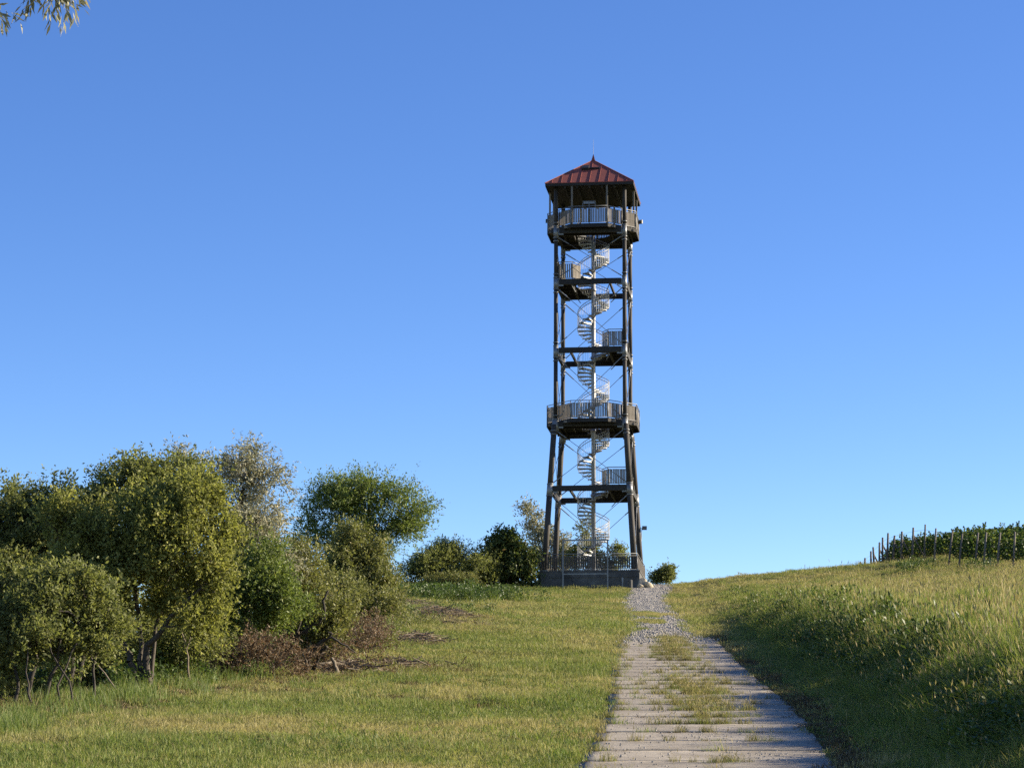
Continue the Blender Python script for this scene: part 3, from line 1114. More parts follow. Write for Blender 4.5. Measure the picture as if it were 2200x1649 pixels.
class Tree:
    """branches grown towards crown tips, leaves on shoots at the tips"""
    def __init__(self, seed):
        self.r = np.random.default_rng(seed)
        self.P, self.par = [], []
        self.rad_min = {}
        self.tips = []

    def stem(self, pts, r0, r1, sub=3, start=None):
        pts = [np.array(p, float) for p in pts]
        out = []
        for k in range(len(pts) - 1):
            for j in range(sub):
                t = j / sub
                out.append(pts[k] * (1 - t) + pts[k + 1] * t)
        out.append(pts[-1])
        prev = -1 if start is None else start
        n = len(out)
        for k, p in enumerate(out):
            wob = self.r.standard_normal(3) * (0.02 if 0 < k < n - 1 else 0)
            self.P.append(p + wob)
            self.par.append(prev)
            prev = len(self.P) - 1
            self.rad_min[prev] = r0 + (r1 - r0) * k / (n - 1)
        return prev

    def crown(self, lobes, n, shell=0.5, jitter=0.2, clumps=9):
        """lobes: (centre, radii) in metres"""
        # every lobe is broken up into uneven clumps, so light and dark gather and gaps stay open
        sub = []
        for c_, R_ in lobes:
            for q in range(clumps):
                dq = unit(self.r.standard_normal(3)[None])[0]
                f = self.r.uniform(.3, .92)
                k_ = self.r.uniform(.2, .48)
                sub.append((c_ + dq * R_ * f, R_ * k_ * np.array((1, 1, self.r.uniform(.7, 1.2)))))
        lobes = sub
        vol = np.array([np.prod(l[1]) ** 0.75 for l in lobes]) * self.r.uniform(.5, 1.5, len(lobes))
        pick = self.r.choice(len(lobes), n, p=vol / vol.sum())
        d = unit(self.r.standard_normal((n, 3)))
        rr = self.r.random(n) ** shell
        C = np.array([l[0] for l in lobes])[pick]
        R = np.array([l[1] for l in lobes])[pick]
        rr = rr * (1 + jitter * self.r.standard_normal(n))
        far_ = self.r.random(n) < .10                      # wands that stand out of the outline
        rr = np.where(far_, rr * self.r.uniform(1.25, 2.3, n), rr)
        T = C + d * R * rr[:, None]
        P0 = np.array(self.P)
        order = np.argsort(np.min(np.linalg.norm(T[:, None, :] - P0[None], axis=2), axis=1))
        for q in order:
            self.grow(T[q])

    def grow(self, tip):
        P = np.array(self.P)
        v = tip - P
        dist = np.linalg.norm(v, axis=1)
        cost = dist * (1 + 0.9 * np.clip((P[:, 2] - tip[2]) / (dist + .01) + .1, 0, 1)) + 0.02
        k = int(np.argmin(cost))
        ln = dist[k]
        m = max(2, min(5, int(ln / 0.22) + 1))
        prev = k
        base = P[k]
        side = self.r.standard_normal(3) * ln * .10
        sag = np.array((0, 0, ln * self.r.uniform(-.04, .14)))
        for j in range(1, m + 1):
            t = j / m
            p = base + v[k] * t + (side + sag) * math.sin(math.pi * t) + self.r.standard_normal(3) * .008
            self.P.append(p)
            self.par.append(prev)
            prev = len(self.P) - 1
        self.tips.append((prev, unit(v[k][None])[0]))

    def wood_mesh(self, name, tip_r=0.0035, expo=2.4, nside=5, max_r=9):
        n = len(self.P)
        acc = np.zeros(n)
        kids = np.zeros(n, int)
        for k in range(n):
            if self.par[k] >= 0:
                kids[self.par[k]] += 1
        acc[kids == 0] = tip_r ** expo
        for k in range(n - 1, -1, -1):
            if self.par[k] >= 0:
                acc[self.par[k]] += acc[k]
        rad = np.minimum(acc ** (1 / expo), max_r)
        for k, v in self.rad_min.items():
            rad[k] = v * .65 + rad[k] * .35 if rad[k] > v else v
        P = np.array(self.P)
        par = np.array(self.par)
        ch = np.where(par >= 0)[0]
        a, b = P[par[ch]], P[ch]
        ra, rb = np.minimum(rad[par[ch]], rad[ch] * 1.6 + .002), rad[ch]
        d_ = unit(b - a)
        ref = np.where(np.abs(d_[:, :1]) < .8, np.array([[1.0, 0, 0]]), np.array([[0, 1.0, 0]]))
        x = unit(np.cross(d_, ref))
        y = np.cross(d_, x)
        V = []
        for base, r_, ext in ((a, ra, -.15), (b, rb, .0)):
            for q in range(nside):
                t = 2 * math.pi * q / nside
                V.append(base + d_ * (r_ * ext)[:, None] + (x * math.cos(t) + y * math.sin(t)) * r_[:, None])
        V = np.stack(V, 1).reshape(-1, 3)
        m = len(ch)
        off = np.arange(m)[:, None] * 2 * nside
        Q = []
        for q in range(nside):
            q2 = (q + 1) % nside
            Q.append(off + np.array([[q, q2, nside + q2, nside + q]]))
        Q = np.concatenate(Q, 0)
        return np_mesh(name, V, Q, smooth=True)

    def leaf_mesh(self, name, shoots=4, per=12, shoot_len=0.46, leaf=(0.067, 0.0300), up=.5, out=.7, droop=0.0, spread=.06, tone_bias=0.0, hang=0.0):
        r = self.r
        T = np.array([self.P[k] for k, _ in self.tips])
        Dv = np.array([d for _, d in self.tips])
        nt = len(T)
        S = np.repeat(np.arange(nt), shoots)
        sd = unit(unit(r.standard_normal((len(S), 3))) * 1.0 + Dv[S] * out + np.array((0, 0, up - droop)))
        sl = shoot_len * r.uniform(.5, 1.25, len(S))
        so = T[S] + r.standard_normal((len(S), 3)) * spread
        K = np.repeat(np.arange(len(S)), per)
        t = r.random(len(K)) ** .8
        C = so[K] + sd[K] * (sl[K] * t)[:, None] + r.standard_normal((len(K), 3)) * leaf[0] * .25
        C[:, 2] -= droop * .4 * (sl[K] * t) ** 2 / max(shoot_len, .01)
        ld = unit(sd[K] * .8 + unit(r.standard_normal((len(K), 3))) * 1.0 - np.array((0, 0, hang)))
        sc_ = r.uniform(.65, 1.25, len(K))
        clump = r.random(nt)
        tone = np.clip(.5 * r.random(len(K)) + .45 * clump[S[K]] + .05 + tone_bias, 0, 1)
        V, Q, tn = leaves_mesh(C, ld, leaf[0] * sc_, leaf[1] * sc_, r, .5, tone)
        return np_mesh(name, V, Q, tone=tn)


def lob(D, items):
    """(px, py, rx_px, ry_px, depth offset m[, depth radius m]) -> world ellipsoids"""
    out = []
    for it in items:
        px, py, rx, ry, dd = it[:5]
        k = (D + dd) / F_PX
        rdep = it[5] if len(it) > 5 else rx * k * .95
        out.append((at(px, py, D + dd), np.array((rx * k, rdep, ry * k))))
    return out


def base_at(px, D):
    p = at(px, 1400, D)
    return np.array((p[0], D, float(ground_z(p[0], D))))


def plant(name, label, cat, D, stems, lobes, ntips, leafmat, bark='bark', seed=1, group=None, shell=.5, wood=True, nside=5, leaf_parts=None, crown_name='crown', trunk_name='trunk', **kw):
    """stems: list of (list of (px, py[, dd]) with the first point snapped to the ground, r0, r1)"""
    t = Tree(seed)
    bpos = None
    for pts, r0, r1 in stems:
        w = []
        for k, p in enumerate(pts):
            dd = p[2] if len(p) > 2 else 0
            if k == 0:
                b = base_at(p[0], D + dd)
                b[2] -= .12
                w.append(b)
                if bpos is None:
                    bpos = b.copy()
            else:
                w.append(at(p[0], p[1], D + dd))
        t.stem(w, r0, r1)
    t.crown(lob(D, lobes), ntips, shell)
    root = empty(name, tuple(bpos))
    tag(root, label, cat, group)
    off = np.array(bpos)
    t.P = [p - off for p in t.P]
    link(trunk_name, t.wood_mesh(trunk_name, nside=nside), M[bark], root)
    link(crown_name, t.leaf_mesh(crown_name, **kw), M[leafmat], root)
    return root


# --- the thicket on the left, from the near edge backwards
plant('shrub_tree', 'broad yellow-green shrubby tree with two pale forked stems at the meadow edge', 'tree', 53,
      [([(297, 0), (287, 1440, .1), (272, 1395, .1), (240, 1325, 0), (190, 1280, -.2), (130, 1262, -.4)], .072, .03),
       ([(318, 0, .15), (314, 1430, .15), (316, 1385, .1), (345, 1360, -.1), (372, 1318, -.2), (430, 1265, -.3)], .085, .03),
       ([(308, 0, .2), (305, 1420, .2), (300, 1330, .3), (285, 1220, .3), (300, 1110, .3)], .06, .025),
       ([(320, 0, .25), (330, 1390, .4), (352, 1260, .5), (400, 1130, .4)], .05, .02)],
      [(350, 1145, 115, 88, 0, 1.2), (430, 1130, 62, 120, -.1, .9), (260, 1180, 90, 90, 0, 1.0), (415, 1068, 66, 42, .3, .8), (325, 1088, 85, 46, .3, .9),
       (440, 1235, 62, 60, -.3, .7), (215, 1250, 90, 55, -.2, .8), (345, 1225, 100, 62, -.3, .8), (150, 1220, 45, 45, -.3, .5), (465, 1070, 30, 50, .2, .4), (470, 1160, 35, 50, -.2, .4), (130, 1120, 60, 45, -.1, .6), (420, 1320, 62, 45, -.2, .5), (230, 1310, 50, 30, .3, .5), (150, 1300, 60, 40, -.3, .5), (350, 1300, 60, 36, .3, .5)],
      2300, 'leaf_yg', seed=21, shoots=4, per=11, shoot_len=0.43, leaf=(0.078, 0.0368), up=.4, spread=.05)
plant('shrub_tree', 'dark green spreading tree at the left edge behind the forked yellow-green one', 'tree', 55,
      [([(150, 0), (155, 1400), (130, 1290), (90, 1190)], .08, .03), ([(160, 0, .3), (185, 1380, .3), (195, 1250, .2), (180, 1110, .2)], .07, .03),
       ([(60, 0, -.5), (75, 1420, -.5), (40, 1300, -.4), (0, 1200, -.3)], .06, .025)],
      [(110, 1150, 100, 85, .2, 1.0), (30, 1165, 100, 80, .4, 1.1), (175, 1070, 85, 65, .4, .9), (0, 1260, 100, 100, 0, 1.1), (90, 1270, 100, 85, -.2, 1.0), (255, 1042, 85, 50, .8, .9),
       (-70, 1210, 80, 120, .3, 1), (95, 1090, 75, 50, .5, .8), (20, 1110, 70, 45, .5, .8), (335, 1028, 75, 40, 1.0, .8), (200, 1140, 90, 80, .6, .9), (410, 1025, 45, 30, 1.2, .6)],
      1800, 'leaf_dg', 'barkd', seed=22, shoots=4, per=11, shoot_len=0.46, leaf=(0.083, 0.0383), up=.5, spread=.05)
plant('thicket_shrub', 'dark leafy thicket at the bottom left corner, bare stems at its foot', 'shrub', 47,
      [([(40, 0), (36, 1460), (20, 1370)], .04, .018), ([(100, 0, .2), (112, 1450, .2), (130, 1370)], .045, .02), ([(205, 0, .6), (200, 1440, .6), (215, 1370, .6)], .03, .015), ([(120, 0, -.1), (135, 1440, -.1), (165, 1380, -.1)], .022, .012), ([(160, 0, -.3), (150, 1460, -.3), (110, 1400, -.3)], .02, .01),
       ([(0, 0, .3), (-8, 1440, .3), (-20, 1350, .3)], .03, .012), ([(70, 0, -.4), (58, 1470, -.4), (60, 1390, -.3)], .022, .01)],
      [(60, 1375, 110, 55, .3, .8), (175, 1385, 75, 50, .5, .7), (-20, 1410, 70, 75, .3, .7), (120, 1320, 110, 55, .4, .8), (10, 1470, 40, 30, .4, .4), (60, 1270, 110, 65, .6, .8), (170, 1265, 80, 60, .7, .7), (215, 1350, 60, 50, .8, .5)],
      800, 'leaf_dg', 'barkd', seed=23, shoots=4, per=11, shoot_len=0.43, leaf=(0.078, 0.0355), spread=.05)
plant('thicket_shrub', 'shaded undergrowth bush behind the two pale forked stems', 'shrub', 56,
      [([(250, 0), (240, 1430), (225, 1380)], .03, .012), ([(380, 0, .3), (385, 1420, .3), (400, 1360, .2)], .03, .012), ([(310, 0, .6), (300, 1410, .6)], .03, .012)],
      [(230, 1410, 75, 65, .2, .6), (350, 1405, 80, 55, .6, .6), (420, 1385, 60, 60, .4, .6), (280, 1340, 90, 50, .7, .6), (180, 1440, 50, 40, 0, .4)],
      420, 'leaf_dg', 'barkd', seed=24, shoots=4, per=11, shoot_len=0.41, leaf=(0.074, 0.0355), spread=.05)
plant('silver_tree', 'silver-grey narrow-leaved tree rising behind the yellow-green one', 'tree', 63,
      [([(530, 0), (528, 1330), (520, 1200), (512, 1100), (520, 1055)], .085, .04), ([(540, 0, .2), (548, 1300, .2), (560, 1170, .3), (585, 1110, .3)], .05, .02)],
      [(535, 1000, 50, 44, 0, .7), (495, 1025, 40, 34, .2, .5), (588, 1020, 30, 24, -.1, .4), (545, 968, 22, 24, 0, .3), (596, 1118, 36, 38, .1, .5), (550, 1140, 60, 52, -.1, .8),
       (580, 1185, 42, 46, 0, .6), (510, 1130, 46, 60, .2, .7), (435, 1005, 42, 34, -.6, .5), (545, 1230, 80, 50, 0, .8), (380, 985, 36, 22, -.5, .4), (500, 1080, 40, 50, .1, .6), (600, 1225, 45, 40, .1, .6), (545, 1060, 50, 40, .1, .6)],
      620, 'leaf_silver', 'barkd', seed=25, shoots=4, per=11, shoot_len=0.43, leaf=(0.091, 0.0273), up=.2, hang=.4, spread=.05)
plant('willow_shrub', 'fresh green willow-like shrub in the middle of the thicket', 'shrub', 60,
      [([(520, 0), (515, 1380), (505, 1290)], .04, .015), ([(545, 0, .2), (565, 1360, .2), (585, 1270)], .035, .012)],
      [(520, 1265, 60, 60, -.1, .7), (585, 1280, 55, 70, 0, .7), (550, 1215, 60, 40, 0, .6), (485, 1310, 45, 55, -.2, .6), (620, 1310, 45, 55, 0, .6), (560, 1345, 70, 45, 0, .7)],
      753, 'leaf_g', seed=26, shoots=4, per=11, shoot_len=0.43, leaf=(0.083, 0.0300), up=.6, spread=.05)
plant('olive_shrub', 'grey-olive rounded shrub leaning over dark crooked dead limbs', 'shrub', 64,
      [([(660, 0), (662, 1360), (650, 1280)], .04, .015), ([(690, 0, .3), (700, 1350, .3), (705, 1270)], .035, .012)],
      [(625, 1225, 55, 45, 0, .6), (665, 1240, 60, 50, .2, .7), (690, 1300, 55, 65, 0, .7), (630, 1300, 60, 60, .2, .7), (665, 1370, 70, 45, 0, .6), (735, 1330, 35, 50, .2, .5)],
      711, 'leaf_olive', seed=27, shoots=4, per=11, shoot_len=0.43, leaf=(0.081, 0.0300), spread=.05)
plant('withered_shrub', 'withered reddish-brown shrub at the foot of the thicket', 'shrub', 57.5,
      [([(540, 0), (538, 1430), (530, 1390)], .022, .01), ([(500, 0, .2), (490, 1430, .2), (478, 1390)], .018, .008), ([(585, 0, .1), (590, 1430, .1), (600, 1390)], .018, .008)],
      [(540, 1395, 50, 45, 0, .5), (485, 1410, 45, 36, .2, .5), (600, 1405, 45, 36, .2, .5), (520, 1430, 80, 28, -.1, .5), (640, 1425, 45, 28, .3, .4)],
      225, 'leaf_brown', 'twig', seed=28, shoots=3, per=10, shoot_len=0.38, leaf=(0.067, 0.0273), up=.2, spread=.05)
plant('withered_shrub', 'low brown withered scrub beside the split stump', 'shrub', 64,
      [([(730, 0), (735, 1410), (740, 1390)], .018, .008), ([(780, 0, 1), (785, 1400, 1), (790, 1380, 1)], .018, .008)],
      [(720, 1405, 55, 32, 0, .5), (775, 1385, 45, 35, 1, .6), (690, 1420, 50, 28, -.2, .4), (810, 1350, 40, 30, 4, .8)],
      186, 'leaf_brown', 'twig', seed=29, shoots=3, per=10, shoot_len=0.41, leaf=(0.067, 0.0273), up=.2, spread=.1)
plant('thicket_shrub', 'loose yellow-green bush with bare wands at the thicket end', 'shrub', 74,
      [([(770, 0), (772, 1350), (760, 1300)], .03, .01), ([(800, 0, .4), (815, 1340, .4), (840, 1290, .4), (870, 1268, .3)], .025, .008), ([(790, 0, .2), (795, 1330, .2), (815, 1270, .2)], .025, .008)],
      [(760, 1330, 50, 50, 0, .6), (800, 1320, 45, 45, .3, .6), (730, 1290, 40, 50, .3, .6), (835, 1300, 28, 26, .3, .4), (790, 1380, 50, 30, 0, .5)],
      544, 'leaf_olive', 'twig', seed=30, shoots=3, per=11, shoot_len=0.46, leaf=(0.081, 0.0273), up=.7, spread=.05)
plant('round_tree', 'round-headed dark green tree with spreading crown between thicket and tower', 'tree', 95,
      [([(800, 0), (803, 1250), (800, 1190), (815, 1150), (870, 1120)], .11, .05), ([(790, 0, .3), (780, 1240, .3), (760, 1170, .3), (720, 1110, .2)], .10, .045),
       ([(805, 0, .5), (800, 1200, .5), (795, 1120, .4), (790, 1060, .3)], .08, .04)],
      [(790, 1052, 62, 34, .1, 1.0), (780, 1085, 95, 52, 0, 1.5), (705, 1100, 65, 50, 0, 1.2), (855, 1095, 62, 45, 0, 1.2), (745, 1055, 70, 28, .2, 1.1), (820, 1060, 50, 28, .2, .9), (660, 1140, 38, 34, .1, .7),
       (895, 1105, 38, 30, .1, .6), (770, 1145, 85, 45, .2, 1.2), (700, 1160, 55, 40, .2, .9), (850, 1150, 50, 34, .2, .8), (740, 1195, 60, 40, .3, .9), (800, 1190, 50, 40, .3, .8), (875, 1135, 45, 22, 0, .6), (650, 1170, 26, 18, .2, .4)],
      1171, 'leaf_g', 'barkd', seed=31, shoots=4, per=11, shoot_len=0.61, leaf=(0.094, 0.0381), up=.4, spread=.12)
plant('olive_shrub', 'tall olive-green bush under the round-headed tree', 'shrub', 88,
      [([(775, 0), (772, 1290), (768, 1220)], .05, .02), ([(800, 0, .3), (805, 1280, .3), (800, 1220, .3)], .04, .02)],
      [(770, 1190, 62, 50, 0, .9), (735, 1220, 42, 45, .2, .7), (800, 1225, 45, 50, .2, .7), (765, 1270, 70, 45, 0, .9), (715, 1280, 36, 36, 0, .5), (830, 1285, 20, 30, .3, .4)],
      795, 'leaf_olive', 'bark', seed=32, shoots=4, per=11, shoot_len=0.52, leaf=(0.107, 0.0410), up=.5, spread=.11)


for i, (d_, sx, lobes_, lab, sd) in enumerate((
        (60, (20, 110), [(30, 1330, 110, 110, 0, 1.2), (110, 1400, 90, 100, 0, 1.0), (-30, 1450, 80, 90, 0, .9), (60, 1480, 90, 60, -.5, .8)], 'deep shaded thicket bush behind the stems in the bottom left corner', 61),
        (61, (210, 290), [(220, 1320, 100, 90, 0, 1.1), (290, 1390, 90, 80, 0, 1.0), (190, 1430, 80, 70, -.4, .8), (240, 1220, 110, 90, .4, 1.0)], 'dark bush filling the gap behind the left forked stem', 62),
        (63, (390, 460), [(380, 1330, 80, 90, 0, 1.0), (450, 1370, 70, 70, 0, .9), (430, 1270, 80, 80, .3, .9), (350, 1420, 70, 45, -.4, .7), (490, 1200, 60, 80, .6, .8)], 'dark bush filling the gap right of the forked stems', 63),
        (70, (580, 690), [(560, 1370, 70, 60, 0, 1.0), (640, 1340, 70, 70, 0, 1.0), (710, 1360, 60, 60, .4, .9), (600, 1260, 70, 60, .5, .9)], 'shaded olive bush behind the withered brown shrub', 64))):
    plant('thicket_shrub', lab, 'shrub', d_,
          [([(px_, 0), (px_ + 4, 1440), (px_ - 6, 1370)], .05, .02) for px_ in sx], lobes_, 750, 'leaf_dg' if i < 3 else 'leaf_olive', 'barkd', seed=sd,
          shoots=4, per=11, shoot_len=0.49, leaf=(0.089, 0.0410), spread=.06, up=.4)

# --- bushes along the crest by the tower
plant('crest_bush', 'dark dense bush on the crest left of the tower, with ragged left side', 'bush', 171,
      [([(905, 0), (905, 1235), (900, 1210)], .06, .03), ([(960, 0, .4), (955, 1230, .4), (950, 1205)], .06, .03), ([(1015, 0), (1015, 1230), (1015, 1205)], .06, .03)],
      [(925, 1212, 52, 34, 0, 1.3), (975, 1198, 45, 32, .3, 1.2), (1020, 1205, 38, 34, .2, 1.1), (890, 1225, 26, 28, 0, .7), (960, 1235, 80, 24, 0, 1.2), (1030, 1235, 34, 24, 0, .9)],
      899, 'leaf_dg', 'barkd', seed=33, shoots=4, per=12, shoot_len=0.72, leaf=(0.143, 0.0616), up=.5, spread=.18)
plant('crest_bush', 'low dry olive bush in front of the dark crest bush', 'bush', 168.5,
      [([(960, 0), (960, 1252), (955, 1245)], .03, .015), ([(1010, 0), (1010, 1252), (1015, 1245)], .03, .015)],
      [(955, 1250, 42, 15, 0, .6), (1000, 1250, 34, 14, 0, .6), (930, 1254, 28, 10, 0, .5)],
      232, 'leaf_olive', 'twig', seed=34, shoots=4, per=11, shoot_len=0.51, leaf=(0.110, 0.0448), up=.4, spread=.12)
plant('walnut_tree', 'broad-leaved young tree standing close left of the plinth', 'tree', 172.5,
      [([(1090, 0), (1090, 1225), (1085, 1190), (1080, 1160)], .07, .03), ([(1100, 0, .2), (1112, 1220, .2), (1125, 1195, .2)], .05, .02)],
      [(1080, 1158, 22, 20, 0, .7), (1095, 1185, 38, 28, 0, 1.0), (1060, 1195, 28, 24, .2, .8), (1122, 1210, 26, 28, 0, .8), (1090, 1225, 48, 28, 0, 1.1), (1135, 1238, 14, 18, 0, .5), (1055, 1228, 20, 26, 0, .7)],
      438, 'leaf_walnut', 'bark', seed=35, shoots=4, per=9, shoot_len=0.72, leaf=(0.286, 0.1120), up=.1, hang=.5, spread=.14, shell=.4)
plant('poplar_tree', 'thin pale poplar-like tree rising behind the left legs of the tower', 'tree', 190,
      [([(1178, 0), (1174, 1200), (1165, 1150), (1148, 1105)], .07, .025), ([(1190, 0, .3), (1195, 1190, .3), (1200, 1160, .3)], .05, .02)],
      [(1132, 1095, 16, 18, 0, .5), (1150, 1125, 24, 28, 0, .7), (1170, 1160, 26, 34, 0, .8), (1155, 1190, 26, 30, .2, .8), (1200, 1175, 22, 30, 0, .7), (1185, 1215, 40, 28, 0, .9), (1215, 1200, 22, 28, .2, .6)],
      387, 'leaf_silver', 'bark', seed=36, shoots=3, per=10, shoot_len=0.72, leaf=(0.176, 0.0840), up=.5, spread=.15)
plant('sapling', 'small leafy sapling seen through the stair at the tower foot', 'tree', 187,
      [([(1262, 0), (1262, 1220), (1265, 1180), (1258, 1140)], .05, .02)],
      [(1258, 1135, 12, 14, 0, .4), (1262, 1165, 18, 20, 0, .6), (1250, 1195, 30, 24, 0, .8), (1280, 1205, 24, 22, .2, .7), (1225, 1210, 24, 20, .2, .7)],
      263, 'leaf_olive', 'bark', seed=37, shoots=3, per=10, shoot_len=0.65, leaf=(0.165, 0.0784), up=.5, spread=.14)
plant('sapling', 'small bush behind the right end of the plinth railing', 'bush', 187,
      [([(1322, 0), (1322, 1225), (1324, 1200)], .04, .015)],
      [(1328, 1182, 10, 12, 0, .4), (1322, 1202, 20, 16, 0, .6), (1312, 1222, 26, 16, 0, .7)],
      170, 'leaf_dg', 'bark', seed=38, shoots=3, per=10, shoot_len=0.58, leaf=(0.154, 0.0672), up=.5, spread=.12)
plant('crest_bush', 'small dark bush beside the rocks where the gravel road crosses the crest', 'bush', 182,
      [([(1425, 0), (1425, 1245), (1428, 1235)], .03, .015)],
      [(1436, 1230, 7, 7, 0, .3), (1428, 1240, 12, 6, 0, .35), (1412, 1245, 11, 4, 0, .3)],
      170, 'leaf_dg', 'barkd', seed=39, shoots=4, per=11, shoot_len=0.51, leaf=(0.143, 0.0616), up=.5, spread=.12)

# --- silver tree just outside the frame whose twigs hang into the top left corner
nt = Tree(40)
nb = np.array((-6.2, 13.0, float(ground_z(-6.2, 13.0)) - .1))
nt.stem([nb, nb + (.15, 0, 1.5), nb + (.4, .1, 3.2), nb + (1.2, .1, 4.7), at(-120, -190, 13.0)], .13, .035, 4)
nt.stem([nb + (.3, .1, 2.6), nb + (-.4, .3, 4.2), nb + (-1.0, .3, 5.6)], .07, .03, 4)
nt.crown([(at(95, -75, 13.0), np.array((.16, .18, .08))), (at(-80, -70, 12.9), np.array((.06, .12, .07))), (at(-250, -200, 13.0), np.array((.5, .6, .35)))], 34, .6)
for px, py in ((72, -38), (88, -34), (140, -38), (132, -48), (60, -48), (150, -48), (-44, 6), (-52, 20), (-40, 12)):
    nt.grow(at(px, py, 13.0 + random.uniform(-.05, .05)))
nt.crown([(nb + (-1.0, .3, 5.4), np.array((1.2, 1.2, .9))), (nb + (-.2, .4, 4.6), np.array((1.3, 1.2, .7)))], 130, .5)
nroot = empty('silver_tree', tuple(nb))
tag(nroot, 'silver-leaved tree at the near left whose hanging twigs fill the top left corner', 'tree')
nt.P = [p - nb for p in nt.P]
link('trunk', nt.wood_mesh('trunk'), M['bark'], nroot)
link('crown', nt.leaf_mesh('crown', shoots=4, per=12, shoot_len=0.20, leaf=(0.067, 0.0129), up=-.5, hang=.9, spread=.015), M['leaf_silver'], nroot)


# --- dead wood
def limb(name, label, cat, D, lines, mat, group=None, n=7):
    first = lines[0][0][0]
    b = base_at(first[0], D)
    b[2] -= .05
    root = empty(name, tuple(b))
    tag(root, label, cat, group)
    for i, (pts, r0, r1) in enumerate(lines):
        w = []
        for k, p in enumerate(pts):
            dd = p[2] if len(p) > 2 else 0
            w.append((base_at(p[0], D + dd) if p[1] == 0 else at(p[0], p[1], D + dd)) - b)
        w2 = []
        for k in range(len(w) - 1):
            for j in range(4):
                t = j / 4
                w2.append(w[k] * (1 - t) + w[k + 1] * t + rng.standard_normal(3) * r0 * .25 * (j > 0))
        w2.append(w[-1])
        rs = [r0 + (r1 - r0) * k / (len(w2) - 1) for k in range(len(w2))]
        MB().tube(w2, rs, n).build('branch' if i else 'main_limb', mat, root, True)
    return root


limb('dead_limb', 'dark bare limb forking upward out of the olive shrub', 'dead branch', 61.2,
     [([(585, 0), (612, 1405, -.3), (640, 1365, -.5), (672, 1345, -.6), (697, 1325, -.7), (694, 1290, -.7), (705, 1268, -.7)], .06, .02),
      ([(630, 1372, -.5), (645, 1335, -.6), (652, 1308, -.7), (648, 1290, -.7), (632, 1275, -.7)], .035, .012), ([(649, 1303, -.7), (660, 1285, -.7), (658, 1268, -.7)], .02, .008)], M['barkd'])
limb('dead_limb', 'dark arched dead branch lying in front of the olive shrub', 'dead branch', 60.4,
     [([(655, 0), (668, 1402, -.4), (690, 1378, -.6), (712, 1368, -.7), (740, 1385, -.6), (765, 1402, -.5)], .055, .012), ([(704, 1372, -.7), (714, 1360, -.75), (704, 1356, -.8)], .03, .012), ([(670, 0, .2), (690, 1398, -.3), (702, 1388, -.4)], .05, .03)], M['barkd'])
limb('broken_stump', 'split reddish stump leaning left of the bare soil strip', 'stump', 60.5, [([(724, 0), (718, 1422), (712, 1412)], .05, .035)], M['twig'])
limb('broken_stump', 'pale snapped stem standing in the dark bottom left thicket', 'stump', 48.2, [([(160, 0), (158, 1500), (153, 1486)], .03, .012)], M['twig'])
limb('dead_limb', 'pale forked sapling stem standing right of the two forked trunks', 'dead branch', 55,
     [([(408, 0), (404, 1420), (398, 1378), (385, 1345)], .022, .012), ([(400, 1395), (412, 1360), (415, 1335), (405, 1322)], .018, .008)], M['twig'])
limb('dead_limb', 'thin leaning bare pole low in the left thicket', 'dead branch', 50.5,
     [([(262, 0), (225, 1445), (190, 1405), (165, 1392)], .016, .009)], M['twig'])
limb('dead_limb', 'pale peeled stem bent at the foot of the olive shrub', 'dead branch', 60,
     [([(660, 0), (662, 1432), (656, 1415), (650, 1402)], .022, .014)], M['twig'])


# --- heaps of cut brush on the left of the meadow
def brush_pile(label, px_, D_, rx, ry, h, n, seed):
    r = np.random.default_rng(seed)
    b = base_at(px_, D_)
    root = empty('brush_pile', tuple(b))
    tag(root, label, 'brush pile', 'heaps of cut brush')
    w = MB()
    for q in range(n):
        p = np.array((r.normal(0, rx * .5), r.normal(0, ry * .5), 0))
        fall = math.exp(-(p[0] / rx) ** 2 - (p[1] / ry) ** 2)
        p[2] = float(ground_z(b[0] + p[0], b[1] + p[1])) - b[2] + h * fall * r.random()
        a = r.random() * 6.28
        ln = r.uniform(.25, 1.0)
        d_ = np.array((math.cos(a), math.sin(a), r.normal(.0, .22))) * ln * .5
        mid = p + r.standard_normal(3) * .04
        w.tube([p - d_, mid, p + d_], [.012, .010, .004], 4, False)
    tag(w.build('twigs', M['twig'], root), kind='stuff')
    m = n * 5
    C = np.stack([r.normal(0, rx * .55, m), r.normal(0, ry * .55, m), np.zeros(m)], 1)
    fall = np.exp(-(C[:, 0] / rx) ** 2 - (C[:, 1] / ry) ** 2)
    C[:, 2] = ground_z(b[0] + C[:, 0], b[1] + C[:, 1]) - b[2] + h * fall * r.random(m) + .02
    V, Q, tn = leaves_mesh(C, r.standard_normal((m, 3)) * np.array((1, 1, .4)), r.uniform(.06, .13, m), r.uniform(.025, .05, m), r, .8)
    tag(link('leaf_litter', np_mesh('leaf_litter', V, Q, tone=tn), M['leaf_brown'], root), kind='stuff')
    return root


brush_pile('long flat heap of brown cut brush at the foot of the thicket', 830, 65.5, 1.5, 2.2, .12, 190, 71)
brush_pile('dark brush heap right of the thicket end', 895, 86, .9, 2.0, .35, 120, 72)
brush_pile('wide brown brush heap on the slope left of the tower', 945, 113, 1.6, 4.5, .3, 260, 73)
brush_pile('flat reddish litter heap nearest the mown crest', 1000, 106, 1.0, 2.5, .12, 90, 74)
brush_pile('small litter heap by the split stump', 745, 61.8, 1.0, 1.0, .2, 130, 75)
brush_pile('upper brown brush heap below the herb patch', 890, 128, 1.5, 4.0, .4, 170, 76)

